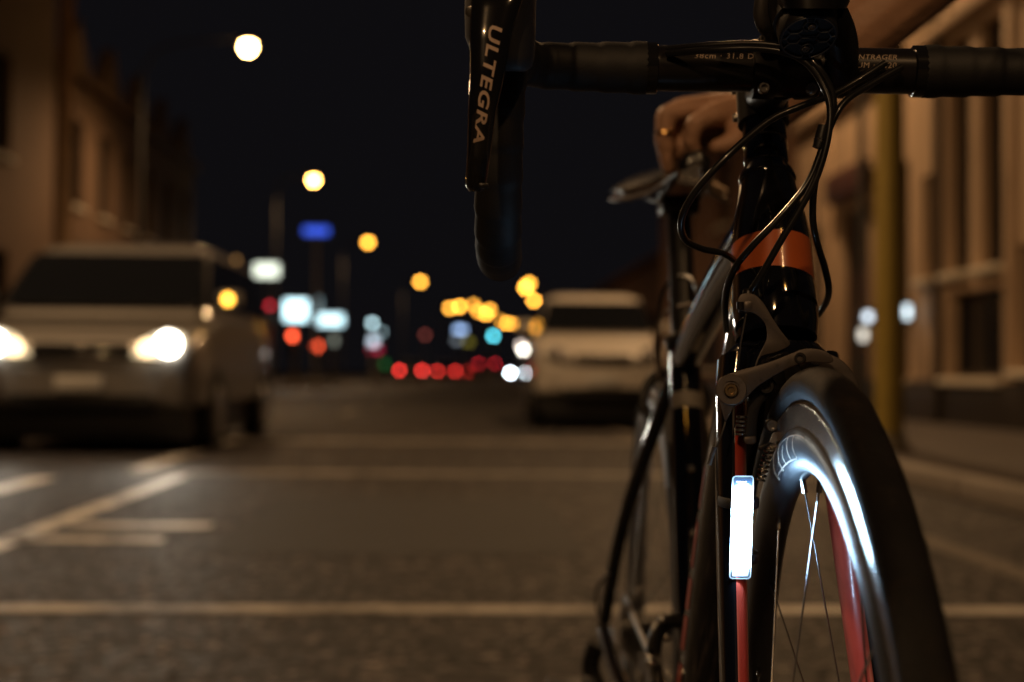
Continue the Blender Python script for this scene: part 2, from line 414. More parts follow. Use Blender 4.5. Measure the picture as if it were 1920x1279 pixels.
# pale pole before the left buildings
lp = P(115, 700, 24)
root = empty('power_pole', (lp.x, lp.y, .13)); tag(root, 'tall plain pole in front of the left buildings above the van', 'pole')
MB().tube([(0, 0, 0), (0, 0, 4), (0, 0, 8.6)], [.15, .135, .11], 14).build('shaft', mat('weathered_timber', (.30, .2, .12), rough=.85, vary=.3, nscale=6), root)
MB().box((0, -.16, 7.9), (1.8, .1, .12), bev=.01).build('crossarm', mat('weathered_timber'), root)
for xx in (-.75, -.4, .4, .75):
    MB().lathe([(.03, 0), (.045, .05), (.03, .08), (.045, .11), (.0, .15)], (xx, -.16, 7.96), (0, 0, 1), 10).build('insulator', mat('porcelain', (.5, .45, .4), rough=.2), root)

# ================================================================== illuminated signs, signals, shop lights
def lit_sign(name, px, py, Z, wpx, hpx, colr, e, label, cat='sign', post=True, d=.14):
    p = P(px, py, Z); wd, ht = wpx / F * Z, hpx / F * Z
    root = empty(name, (p.x, p.y, 0)); tag(root, label, cat)
    z = p.z
    MB().box((0, d / 2 + .01, z), (wd + .12, d, ht + .12), bev=.02).build('case', lamp_black, root)
    MB().box((0, -.01, z), (wd, .03, ht), bev=.008).build('face', mat('sign_%s' % label[:24], (.6, .6, .6), emit=colr, estr=e), root)
    if post: MB().tube([(0, d / 2 + .05, 0), (0, d / 2 + .05, z)], .06, 10).build('post', pole_m, root)
    return root
WARMW, COLDW, CYANW = (.92, 1.0, .82), (.78, .95, 1.0), (.62, .92, 1.0)
lit_sign('lit_sign', 500, 507, 58, 44, 24, WARMW, 1.9, 'softly lit cream sign highest of the white signs', d=.3)
lit_sign('lit_sign', 555, 582, 56, 42, 38, CYANW, 3.2, 'large square glowing bluish white sign', d=.3)
lit_sign('lit_sign', 596, 575, 57.5, 10, 32, CYANW, .5, 'dim side panel right of the large square sign', d=.3, post=False)
lit_sign('lit_sign', 620, 600, 55, 46, 20, CYANW, 2.6, 'wide glowing bluish white sign right of the square one', d=.3)
lit_sign('lit_sign', 624, 638, 56, 12, 16, WARMW, .5, 'small dim cream panel below the wide glowing sign', d=.3)
lit_sign('blue_sign', 593, 433, 48, 46, 13, (.02, .11, .9), 1.25, 'glowing blue hanging sign under the second street lamp', d=.3)
lit_sign('lit_sign', 698, 606, 75, 8, 8, CYANW, 6, 'upper round pale cyan shop light left of centre', post=True)
lit_sign('lit_sign', 700, 640, 75, 14, 14, (.7, .85, 1), 2.0, 'lower pale blue shop light left of centre')
lit_sign('lit_sign', 716, 622, 76, 5, 5, CYANW, 3.0, 'faint pale light right of the cyan shop lights')
lit_sign('lit_sign', 704, 656, 77, 24, 5, (1, .02, .12), 1.4, 'red strip under the pale blue shop light')
lit_sign('lit_sign', 720, 683, 78, 10, 10, (.03, .5, .1), .5, 'dim green shop light low left of centre')
lit_sign('lit_sign', 863, 618, 120, 18, 8, (.4, .6, 1), 3.2, 'pale blue lit sign below the distant lamp row')
lit_sign('lit_sign', 858, 638, 121, 14, 8, (.6, .7, .8), .7, 'dim grey lit panel below the pale blue sign')
lit_sign('lit_sign', 878, 641, 122, 12, 8, (.6, .5, .05), .7, 'dim yellow lit panel below the pale blue sign')
lit_sign('lit_sign', 981, 656, 118, 8, 8, (1, .93, .8), 16, 'white floodlight just left of the white car bonnet')
lit_sign('lit_sign', 976, 647, 119, 7, 7, (1, .8, .7), 5, 'pinkish dimmer floodlight behind the white one')
lit_sign('lit_sign', 797, 628, 110, 6, 6, (1, .2, .15), 1.2, 'faint brownish red light below the lone amber lamp')
lit_sign('lit_sign', 453, 549, 50, 8, 8, (1, .5, .15), 2.2, 'dim amber light low beside the van')
lit_sign('lit_sign', 443, 488, 50, 7, 7, (1, .5, .15), .9, 'faint amber light beside the van roof')
lit_sign('lit_sign', 506, 573, 55, 7, 7, (1, .03, .06), 3.0, 'small dull red light left of the square sign')
lit_sign('wall_lamp', 1627, 594, 18.6, 13, 15, (.75, .88, 1), 2.6, 'upper bluish white wall lamp left of the yellow pole', cat='lamp', post=False, d=.08)
lit_sign('wall_lamp', 1618, 628, 18.9, 12, 20, (1, .95, .82), 1.5, 'lower warm white wall lamp left of the yellow pole', cat='lamp', post=False, d=.08)
lit_sign('wall_lamp', 1699, 585, 17.4, 14, 24, (.75, .92, 1), 2.4, 'bluish white wall lamp right of the yellow pole', cat='lamp', post=False, d=.08)

def traffic_signal(px, py, Z, colr, e, which, label):
    p = P(px, py, Z); root = empty('traffic_signal', (p.x, p.y, 0)); tag(root, label, 'traffic light', 'traffic signals down the road')
    zc = p.z
    ctr = zc + (which - 1) * .36
    MB().box((0, .1, ctr), (.38, .2, 1.15), bev=.03).build('housing', lamp_black, root)
    MB().tube([(0, .14, 0), (0, .14, ctr - .4)], .06, 10).build('post', ym, root)
    cols = [(.5, .02, .02), (.5, .25, .02), (.02, .35, .3)]
    for i in range(3):
        zz = ctr + (1 - i) * .36
        mm = mat('signal_lit_%s' % label[:14], (.3, .3, .3), emit=colr, estr=e) if i == which else mat('signal_dark_%d' % i, tuple(c * .15 for c in cols[i]), rough=.3)
        L = MB().lathe([(.001, -.03), (.09, -.022), (.16, 0), (.16, .02)], (0, -.005, zz), (0, 1, 0), 16).build('lens', mm, root)
        h = MB(); hr = [[Vector((.165 * math.cos(a), yy, zz + .165 * math.sin(a))) for a in [R(-20) + R(220) * k / 10 for k in range(11)]] for yy in (0, -.2)]
        for k in range(10): h.quad(hr[0][k], hr[0][k + 1], hr[1][k + 1], hr[1][k])
        h.build('hood', lamp_black, L, fix=False)
    return root
traffic_signal(550, 630, 62, (1, .10, .035), 8, 0, 'red traffic signal under the square glowing sign')
traffic_signal(594, 649, 64, (1, .10, .035), 7, 0, 'lower red traffic signal right of the other red one')
traffic_signal(925, 630, 112, (.12, .75, .9), 14, 2, 'cyan green traffic signal below the distant lamp row')

# ================================================================== vehicles
tyre_car = mat('car_tyre_rubber', (.015, .015, .015), rough=.8)
alloy = mat('wheel_alloy', (.35, .34, .33), rough=.35, metal=.9)
chrome = mat('chrome', (.6, .6, .6), rough=.12, metal=1)
trim = mat('black_trim', (.012, .012, .013), rough=.45)
car_glass = mat('car_glass', (.008, .009, .011), rough=.04, spec=.7, coat=.4)
def rrect(w, y0, y1, z, r, n=4):
    pts = []
    for cx, cy, a0 in ((w - r, y0 + r, -90), (w - r, y1 - r, 0), (-(w - r), y1 - r, 90), (-(w - r), y0 + r, 180)):
        for k in range(n + 1):
            a = R(a0 + 90 * k / n); pts.append(Vector((cx + r * math.cos(a), cy + r * math.sin(a), z)))
    return pts
def patch(bb, a, b, c, d, off, inset=.06):
    """window panel on the quad a,b,c,d pushed out by off"""
    ctr = (a + b + c + d) / 4; n = (b - a).cross(d - a).normalized()
    q = [p + (ctr - p) * inset + n * off for p in (a, b, c, d)]
    k = [p - n * .012 for p in q]
    bb.plate(q, k)
def make_car(name, label, cat, loc, rz, L, W, H, bodym, hood=.95, belt=.95, ground=.2, ws=(.85, 1.75), rear=(.15, .55), tumble=.13,
             hood_z=(.72, .92), head=None, tail=None, rails=False, group=None, bz=0.0, bulb=1.0, mirror_glint=False):
    """front of the car at y=0 facing -y, length along +y"""
    root = empty(name, loc, rz); tag(root, label, cat, group)
    hw = W / 2
    # lower body: cross-sections along y
    st = [(0.0, .80, max(.34, ground + .06), hood_z[0] - .14), (.06, .92, max(.26, ground + .02), hood_z[0] - .03), (.22, .985, ground, hood_z[0] + .02), (hood * .55, 1, ground, lerp(*hood_z, .6)), (hood, 1, ground, hood_z[1]),
          (hood + .5, 1, ground, belt), (L * .6, 1, ground, belt + .01), (L - .5, 1, ground, belt + .01), (L - .12, .97, .24, belt - .02), (L - .02, .9, .3, belt - .08)]
    rg = []
    for y, kw, zb, zt in st:
        ww = hw * kw; r = min(.12, (zt - zb) * .3)
        ring = []
        for cx, cz, a0 in ((ww - r, zb + r * .6, -90), (ww - r * 1.1, zt - r, 0), (-(ww - r * 1.1), zt - r, 90), (-(ww - r), zb + r * .6, 180)):
            for k in range(5):
                a = R(a0 + 90 * k / 4); ring.append(Vector((cx + r * math.cos(a), y, cz + r * (.6 if cz < (zb + zt) / 2 else 1) * math.sin(a))))
        rg.append(ring)
    body = MB().rings(rg).build('body', bodym, root, sharp=50)
    MB().box((0, L / 2, (.13 + ground) / 2 + .03), (W * .88, L * .93, ground - .13 + .10), bev=.03).build('underbody_shade', trim, root)  # dark box stands for the shade beneath the car
    # greenhouse
    t = tumble
    g0 = rrect(hw - .06, ws[0], L - rear[0], belt - .06, .12); g1 = rrect(hw - .07 - t * .55, lerp(ws[0], ws[1], .55), L - lerp(rear[0], rear[1], .55), lerp(belt, H, .55), .14)
    g2 = rrect(hw - .07 - t * .9, lerp(ws[0], ws[1], .93), L - lerp(rear[0], rear[1], .93), H - .05, .18); g3 = rrect(hw - .18 - t, ws[1] + .12, L - rear[1] - .12, H, .2)
    MB().rings([g0, g1, g2, g3]).build('roof', bodym, root, sharp=50)
    zb, zt = belt + .03, H - .1
    def corner(xs, front, z):
        k = (z - belt) / (H - belt)
        y = lerp(ws[0], ws[1], k) if front else L - lerp(rear[0], rear[1], k)
        return Vector((xs * (hw - .065 - t * k), y, z))
    bb = MB(); patch(bb, corner(-1, 1, zb), corner(1, 1, zb), corner(1, 1, zt), corner(-1, 1, zt), .012, .05); bb.build('windscreen', car_glass, root)
    bb = MB(); patch(bb, corner(1, 0, zb), corner(-1, 0, zb), corner(-1, 0, zt), corner(1, 0, zt), .012, .08); bb.build('rear_window', car_glass, root)
    for xs in (-1, 1):
        A, B, Cc, D = corner(xs, 1, zb), corner(xs, 0, zb), corner(xs, 0, zt), corner(xs, 1, zt)
        cuts = [0, .34, .66, 1]
        for i in range(3):
            a, b_ = A.lerp(B, cuts[i]), A.lerp(B, cuts[i + 1]); d, c = D.lerp(Cc, cuts[i]), D.lerp(Cc, cuts[i + 1])
            bb = MB(); patch(bb, *((a, b_, c, d) if xs > 0 else (b_, a, d, c)), .012, .06); bb.build('side_window', car_glass, root)
    # wheels
    wr = .315
    for yy in (hood * .82, L - .78):
        for xs in (-1, 1):
            c = Vector((xs * (hw - .1), yy, wr))
            ar = MB().lathe([(wr + .05, 0), (wr + .05, .02)], c + Vector((xs * .088, 0, .02)), (xs, 0, 0), 24).build('wheel_arch', trim, root)
            wh = MB().lathe([(wr - .09, -.09), (wr - .02, -.1), (wr, -.07), (wr, .07), (wr - .02, .105), (wr - .1, .1)], c + Vector((xs * .01, 0, 0)), (xs, 0, 0), 24).build('wheel', tyre_car, root)
            rim = MB().lathe([(wr - .095, .085), (wr - .11, .112), (.07, .105), (.05, .118), (.0, .12)], c + Vector((xs * .01, 0, 0)), (xs, 0, 0), 20).build('rim', alloy, wh)
    # front: grille, bumper intake, plate, badge
    gz = hood_z[0] - .11
    MB().box((0, -.012, gz), (W * .42, .05, .13), bev=.02).build('grille', trim, root)
    for q in (-.03, .02): MB().box((0, -.042, gz + q), (W * .40, .012, .016), bev=.004).build('grille_bar', chrome, root)
    MB().box((0, .0, .34 + bz), (W * .6, .06, .11), bev=.02).build('air_intake', trim, root)
    bmp = MB(); bmp.rings([[Vector((hw * .86 * math.cos(a) , .12 - .19 * math.sin(a) , z)) for a in [R(8) + R(164) * k / 14 for k in range(15)]] + [Vector((-hw * .8, .3, z)), Vector((hw * .8, .3, z))] for z in (.40 + bz, .43 + bz, .54 + bz, .57 + bz)])
    bmp.build('bumper', bodym, root)
    MB().box((0, -.085, .485 + bz), (.36, .015, .115), bev=.004).build('number_plate', mat('plate_white', (.6, .6, .58), rough=.4), root)
    MB().lathe([(.055, 0), (.055, .012), (.04, .02), (0, .022)], (0, -.04, gz + .01), (0, -1, 0), 16).build('badge', chrome, root)
    # headlamps
    for xs in (-1, 1):
        hz = hood_z[0] - .075
        out = [(.42, -.07), (.60, -.085), (.80, -.07), (.86, .02), (.83, .10), (.72, .13), (.58, .08)]
        fr = [Vector((xs * hw * u, -.03 + .20 * max(0, u - .5) ** 1.5 * 1.6, hz + v)) for u, v in out]
        bk = [p + Vector((0, .16, 0)) for p in fr]
        if xs < 0: fr.reverse(); bk.reverse()
        hl = MB().plate(fr, bk).bevel(.012).build('headlamp', mat('lit_headlamp_lens', (.5, .5, .5), rough=.1, emit=(1, .78, .45), estr=1.1) if head and len(head) > 4 else mat('headlamp_lens', (.35, .35, .36), rough=.1, metal=.4), root)
        big = MB().lathe([(.001, -.03), (.055 * bulb, -.022), (.085 * bulb, 0), (.085 * bulb, .03)], (xs * hw * .735, -.025, hz + .022), (0, 1, 0), 18)
        big.build('bulb', mat('headlamp_on_%s' % name, (.8, .8, .8), emit=head[0], estr=head[1]) if head else alloy, hl)
        sm = MB().lathe([(.001, -.025), (.04, -.018), (.062, 0), (.062, .03)], (xs * hw * .555, -.045, hz - .012), (0, 1, 0), 16)
        sm.build('side_bulb', mat('sidelamp_on_%s' % name, (.8, .8, .8), emit=head[2], estr=head[3]) if head else alloy, hl)
        if head and len(head) > 4:
            ld = bpy.data.lights.new('headlamp_beam', 'SPOT'); ld.energy = head[4]; ld.color = (1, .93, .78); ld.spot_size = R(74); ld.spot_blend = .85; ld.shadow_soft_size = .07
            lo = bpy.data.objects.new('headlamp_beam', ld); COL.objects.link(lo); lo.parent = hl
            lo.location = (xs * hw * .735, -.10, hz + .02); lo.rotation_euler = (R(90 - 5.0), 0, R(180))
            lo.rotation_euler = Vector((0.02, -1, -.10)).to_track_quat('-Z', 'Y').to_euler()
        mr = MB(); mr.box((xs * (hw + .10), ws[0] + .16, belt + .10), (.2, .09, .13), bev=.03); mo = mr.build('wing_mirror', bodym, root)
        if mirror_glint and xs > 0:
            MB().lathe([(.001, -.016), (.028, -.012), (.042, 0), (.042, .02)], (xs * (hw + .09), ws[0] + .118, belt + .10), (0, 1, 0), 14).build('amber_glint', mat('amber_glint_glow', (.6, .3, .05), emit=(1, .46, .05), estr=9), mo)  # glowing disc stands in for a street lamp's reflection on the van
        if tail:
            tl = MB().box((xs * (hw - .14), L + .0, belt - .18), (.2, .08, .2), bev=.03)
            tl.build('tail_lamp', mat('tail_on_%g_%s' % (tail[1], name), (.4, .02, .02), emit=tail[0], estr=tail[1]), root)
        else:
            MB().box((xs * (hw - .12), L - .02, belt - .14), (.16, .08, .3), bev=.03).build('tail_lamp', mat('tail_off', (.25, .01, .01), rough=.2), root)
    MB().box((0, L - .01, .48), (W * .94, .1, .2), bev=.04).build('rear_bumper', bodym, root)
    MB().box((0, L + .045, .62), (.36, .012, .115), bev=.004).build('number_plate', mat('plate_white'), root)
    if rails:
        for xs in (-1, 1): MB().tube([(xs * (hw - .3 - t), ws[1] + .3, H + .04), (xs * (hw - .3 - t), L - rear[1] - .3, H + .04)], .015, 8).build('roof_rail', trim, root)
    return root
def ground_at(px, Z):
    p = P(px, 700, Z); return Vector((p.x, p.y, 0.0))
silver = mat('silver_car_paint', (.27, .26, .25), rough=.38, metal=.35, coat=.8, vary=.05)
white_p = mat('white_car_paint', (.62, .58, .52), rough=.4, coat=.6, vary=.05)
dark_p = mat('dark_car_paint', (.03, .03, .035), rough=.3, coat=.8, vary=.05)
red_p = mat('maroon_car_paint', (.10, .02, .02), rough=.3, coat=.8, vary=.05)
make_car('silver_van', 'silver people carrier with headlights on at the left edge', 'car', ground_at(152, 11.1), -PSI + R(2), 4.35, 1.84, 1.78, silver, hood=1.05, belt=1.16, ground=.36,
         ws=(.62, 1.45), rear=(.08, .35), tumble=.12, hood_z=(.92, 1.14), head=((1, .93, .78), 22, (1, .72, .38), 4.0, 36), mirror_glint=True, bz=.07)
make_car('white_car', 'white parked estate car with unlit headlamps facing the viewer', 'car', ground_at(1131, 16.9), -PSI + R(1.0), 4.3, 1.62, 1.70, white_p, hood=1.15, belt=1.16, ground=.40,
         ws=(1.0, 1.65), rear=(.1, .4), tumble=.15, hood_z=(.94, 1.13), bz=.10)
G = 'distant cars with red tail lights'
def tailcar(px, Z, e, lb, m_, H=1.45, head=None):
    return make_car('distant_car', lb, 'car', ground_at(px, Z) + Vector((0, 4.2, 0)), R(180), 4.2, 1.74, H, m_, hood=1.1, belt=.95, ws=(.9, 1.7), tail=((1, .045, .035), e) if e else None, group=G, head=head)
tailcar(770, 92, 14, 'nearest distant car with a clear pair of red tail lights', dark_p)
tailcar(837, 118, 13, 'distant car with red tail lights left of the cyan signal', red_p)
tailcar(862, 126, 14, 'distant car with red tail lights below the pale blue sign', dark_p)
tailcar(885, 170, 3, 'farthest faint distant car with dim red tail lights', dark_p)
tv = make_car('distant_van', 'distant tall van with high red lights left of the white floodlight', 'van', ground_at(913, 140) + Vector((0, 4.8, 0)), R(180), 4.8, 1.9, 2.2, dark_p, hood=.9, belt=1.75, ws=(.5, 1.0), tail=((1, .03, .05), 7), hood_z=(1.0, 1.3))
make_car('oncoming_car', 'oncoming car with white headlights beside the white parked car', 'car', ground_at(972, 112), 0, 4.2, 1.74, 1.45, dark_p, hood=1.1, belt=.95, ws=(.9, 1.7), head=((.8, .92, 1), 48, (.8, .92, 1), 6), bulb=1.5)

# ================================================================== the bicycle
BX, BZ = 0.19, 0.86
bike_loc = Vector((0, 0, 0)) + right_h * BX + fwd_h * BZ
bike = empty('road_bicycle', bike_loc, -PSI)
tag(bike, 'black road bicycle with orange band and red fork insides facing the viewer', 'bicycle')
BM = Matrix.Translation(bike_loc) @ Matrix.Rotation(-PSI, 4, 'Z'); BI = BM.inverted()
def Q(px, py, Z): return BI @ P(px, py, Z)              # photo pixel at depth Z in bicycle coordinates (x right, y rearwards, z up)
gloss = mat('gloss_black_paint', (.005, .005, .0068), rough=.09, coat=1.0, spec=.5, vary=.2, nscale=60)
satin = mat('satin_black_metal', (.018, .017, .017), rough=.34, metal=.3, vary=.15, bump=.05, bscale=900)
caliper_m = mat('caliper_grey_alloy', (.13, .112, .102), rough=.42, metal=.55, vary=.12, nscale=90, bump=.08, bscale=1500)
plastic = mat('black_plastic', (.014, .014, .015), rough=.4, vary=.2, bump=.1, bscale=700)
rubber = mat('hood_rubber', (.026, .026, .028), rough=.62, vary=.2, bump=.25, bscale=1200)
tape_m = mat('bar_tape', (.015, .0155, .0175), rough=.6, vary=.25, nscale=80, bump=.35, bscale=900)
steel = mat('bright_steel', (.5, .49, .47), rough=.22, metal=1, vary=.08)
bolt_m = mat('bolt_steel', (.30, .28, .25), rough=.3, metal=1, vary=.1)
orange = mat('orange_paint', (.52, .115, .030), rough=.3, coat=.4, vary=.1, nscale=40)
redp = mat('red_paint', (.50, .060, .035), rough=.32, coat=.4, vary=.12, nscale=40)
decal_w = mat('pale_decal', (.55, .46, .38), rough=.45, vary=.1)
housing_m = mat('cable_housing', (.012, .012, .012), rough=.28, coat=.3, vary=.2, nscale=200)
tyre_m = mat('tyre_rubber', (.0115, .0105, .0105), rough=.72, vary=.6, nscale=45, bump=.6, bscale=420, spec=.3)

def dusty(m_, lo=.50, hi=.68, colr=(.034, .024, .018), sc_=34.0):
    nt = m_.node_tree; b_ = nt.nodes['Principled BSDF']; tc = nt.nodes.new('ShaderNodeTexCoord')
    nz = nt.nodes.new('ShaderNodeTexNoise'); nz.inputs['Scale'].default_value = sc_; nz.inputs['Detail'].default_value = 9; nz.inputs['Roughness'].default_value = .7
    nt.links.new(tc.outputs['Object'], nz.inputs['Vector'])
    mr = nt.nodes.new('ShaderNodeMapRange'); mr.inputs['From Min'].default_value = lo; mr.inputs['From Max'].default_value = hi; nt.links.new(nz.outputs['Fac'], mr.inputs['Value'])
    mx = nt.nodes.new('ShaderNodeMix'); mx.data_type = 'RGBA'; mx.inputs[7].default_value = (*colr, 1)
    old = b_.inputs['Base Color'].links[0].from_socket
    nt.links.new(old, mx.inputs[6]); nt.links.new(mr.outputs['Result'], mx.inputs[0]); nt.links.new(mx.outputs[2], b_.inputs['Base Color'])
dusty(tyre_m); dusty(caliper_m, .55, .75, (.05, .042, .036), 120.0)
HA = R(72); UA = Vector((0, math.cos(HA), math.sin(HA))); AX0 = Vector((0, .0428, .322))
STEER = R(-2.0)      # a touch of lock
Sm = Matrix.Translation(AX0) @ Matrix.Rotation(STEER, 4, UA) @ Matrix.Translation(-AX0)
def S(p): return Sm @ Vector(p)
def Si(p): return Sm.inverted() @ Vector(p)
def axis_y(z): return AX0.y + (z - AX0.z) / math.tan(HA)

# ---- frame -------------------------------------------------------
frame = empty('frame'); frame.parent = bike
def axp(z, x=0.0, fy=0.0): return Vector((x, axis_y(z) + fy, z))
# head tube, tapered, orange band as its own painted ring
ht = MB()
prof = [(.690, .0290), (.700, .0305), (.712, .0308), (.725, .0303), (.732, .0300), (.7345, .0299), (.7595, .0288), (.762, .0287), (.776, .0272), (.791, .0238), (.806, .0208), (.810, .0200)]
N = 40
rings = []
for z, r in prof:
    c = axp(z); t = UA; u = Vector((1, 0, 0)); v = t.cross(u)
    rings.append([c + u * r * math.cos(2 * math.pi * k / N) + v * r * 1.12 * math.sin(2 * math.pi * k / N) + (Vector((0, 0, -.012)) * ((math.cos(2 * math.pi * k / N) + 1) / 2) * .35 if .731 < z < .74 else Vector((0, 0, 0))) for k in range(N)])
rv = [[ht.bm.verts.new(p) for p in r] for r in rings]
for i in range(len(rv) - 1):
    ht.mi = 1 if .734 < prof[i][0] < .7594 else 0
    for k in range(N): ht._f((rv[i][k], rv[i][(k + 1) % N], rv[i + 1][(k + 1) % N], rv[i + 1][k]))
ht._f(rv[-1]); ht._f(list(reversed(rv[0])))
htube = ht.build('head_tube', [gloss, orange], frame, sharp=60)
# shield badge on the head tube front
bd = MB(); pts = []
for k in range(17):
    a = math.pi * k / 16
    pts.append((math.cos(a) * .0098, -math.sin(a) * .012))
pts = [(.0098, .005), ] + pts[0:17] + [(-.0098, .005)]
def ht_front(x, z, off=.0006):
    r = .0272 if z < .79 else lerp(.0272, .0230, (z - .785) / .015 if z < .8 else 1)
    r = [lerp(prof[i][1], prof[i + 1][1], (z - prof[i][0]) / (prof[i + 1][0] - prof[i][0])) for i in range(len(prof) - 1) if prof[i][0] <= z <= prof[i + 1][0]][0] + off
    return Vector((x, axis_y(z) - 1.12 * math.sqrt(max(0, r * r - x * x)) / math.sin(HA), z))
path = [ht_front(x + .001, .7895 + z_) for x, z_ in pts]
bd.tube(path, .0007, 6, close=True)
bd.build('head_badge', mat('badge_silver', (.35, .34, .33), rough=.3, metal=.8), frame)

def tube_part(name, pts, rad, ry, ref, m_, seg=24):
    return MB().tube(pts, rad, seg, ry=ry, ref=ref).build(name, m_, frame, sharp=60)
TT0, TT1 = Vector((0, axis_y(.78) + .02, .780)), Vector((0, .705, .678))
top_pts = [TT0.lerp(TT1, k / 10) + Vector((0, 0, .010 * math.sin(math.pi * k / 10))) for k in range(11)]
tube_part('top_tube', top_pts, [lerp(.0205, .0155, k / 10) for k in range(11)], [lerp(.022, .016, k / 10) for k in range(11)], (1, 0, 0), gloss)
DT0, DT1 = Vector((0, axis_y(.72) + .012, .722)), Vector((0, .575, .275))
dt_pts = [DT0.lerp(DT1, k / 10) for k in range(11)]
dt_r = [.029 + .003 * math.sin(math.pi * k / 10) for k in range(11)]
dtube = tube_part('down_tube', dt_pts, dt_r, [r * 1.05 for r in dt_r], (1, 0, 0), gloss, 32)
ST0, ST1 = Vector((0, .58, .275)), Vector((0, .705, .700))
tube_part('seat_tube', [ST0.lerp(ST1, k / 6) for k in range(7)], .0175, .0185, (1, 0, 0), gloss, 28)
for sx in (-1, 1):
    tube_part('seat_stay', spline([(sx * .008, .712, .668), (sx * .022, .75, .62), (sx * .054, .86, .485), (sx * .068, .975, .350)], 5), .0085, .0105, (1, 0, 0), gloss, 14)
    tube_part('chain_stay', spline([(sx * .020, .59, .270), (sx * .040, .70, .275), (sx * .060, .86, .305), (sx * .068, .98, .334)], 5), .0095, .0125, (1, 0, 0), gloss, 14)
    MB().plate([Vector((sx * .066, y, z)) for y, z in ((.965, .36), (1.0, .352), (1.004, .325), (.985, .300), (.965, .315))],
               [Vector((sx * .073, y, z)) for y, z in ((.965, .36), (1.0, .352), (1.004, .325), (.985, .300), (.965, .315))]).bevel(.001).build('dropout', satin, frame)
MB().lathe([(.021, -.038), (.0225, -.034), (.0225, .034), (.021, .038)], (0, .58, .272), (1, 0, 0)).build('bottom_bracket_shell', gloss, frame)
MB().lathe([(.0205, 0), (.0215, .003), (.0215, .012), (.0195, .016)], ST1 - Vector((0, .002, .008)), (ST1 - ST0)).build('seat_clamp', satin, frame)
# red decals along the left flank of the down tube
def dt_surf(t, ang, off=.0005):
    c = DT0.lerp(DT1, t); r = .029 + .003 * math.sin(math.pi * t) + off
    tg = (DT1 - DT0).normalized(); u = Vector((1, 0, 0)); v = tg.cross(u)
    return c + u * r * math.cos(ang) + v * r * 1.05 * math.sin(ang)
for (t0, t1, w0, w1, sk) in ((.30, .38, .16, .16, 0), (.405, .50, .26, .26, .0), (.53, .60, .34, .34, .02), (.62, .70, .38, .38, .035), (.735, .83, .40, .40, .035)):
    d = MB(); n = 6; g = [[None] * 5 for _ in range(n + 1)]
    for i in range(n + 1):
        for j in range(5):
            a = R(188) + lerp(-w0, w1, j / 4)
            g[i][j] = d.bm.verts.new(dt_surf(lerp(t0, t1, i / n) + sk * (j / 4 - .5) * 1.2, a))
    for i in range(n):
        for j in range(4): d._f((g[i][j], g[i][j + 1], g[i + 1][j + 1], g[i + 1][j]))
    d.build('tube_decal', redp, frame, sharp=None)
# pale label on the seat tube
lb = MB(); n = 8
tg = (ST1 - ST0).normalized(); u = Vector((1, 0, 0)); v = tg.cross(u)
g = [[lb.bm.verts.new(ST0.lerp(ST1, tt) + u * .0179 * math.cos(a) + v * .0189 * math.sin(a)) for a in [R(90 - 62 + 124 * k / n) * (1 if v.y < 0 else -1) for k in range(n + 1)]] for tt in (.825, .865)]
for k in range(n): lb._f((g[0][k], g[0][k + 1], g[1][k + 1], g[1][k]))
lb.build('seat_tube_label', mat('grey_label', (.22, .2, .17), rough=.6), frame, sharp=None)

# ---- headset and spacers -----------------------------------------
MB().lathe([(.0212, 0), (.0218, .0015), (.0205, .006), (.0172, .0115), (.0170, .013)], axp(.8095), UA, 32).build('headset_cap', gloss, bike)
for k in range(3):
    MB().lathe([(.0158, 0), (.0166, .001), (.0166, .0185), (.0158, .0195)], axp(.8225 + k * .0186), UA, 32).build('headset_spacer', gloss, bike)
# ---- fork --------------------------------------------------------
fork = empty('fork'); fork.parent = bike
cr = MB()
cr.rings([[S(axp(z) + Vector((rx * math.cos(a), ry * math.sin(a), 0))) for a in [2 * math.pi * k / 28 for k in range(28)]] for z, rx, ry in ((.6895, .0285, .031), (.684, .033, .031), (.676, .042, .027), (.664, .043, .022), (.655, .042, .018))])
cr.build('crown', gloss, fork, sharp=60)
leg_objs = []
for sx in (-1, 1):
    ctrl = [(sx * .031, axis_y(.674), .674), (sx * .0350, .145, .640), (sx * .0395, .108, .550), (sx * .0435, .062, .452), (sx * .049, .012, .352), (sx * .050, .0, .336)]
    ps = [S(p) for p in spline(ctrl, 6)]
    n = len(ps)
    lm = MB(); lm.tube(ps, [lerp(.0118, .0075, i / (n - 1)) for i in range(n)], 24, ry=[lerp(.0250, .012, i / (n - 1)) for i in range(n)], ref=(1, 0, 0))
    lm.bm.normal_update()
    bmesh.ops.recalc_face_normals(lm.bm, faces=lm.bm.faces)
    for f in lm.bm.faces:
        if f.normal.x * -sx > .12 and f.calc_center_median().z < .648: f.material_index = 1
    leg_objs.append(lm.build('fork_leg', [gloss, redp], fork, sharp=60))
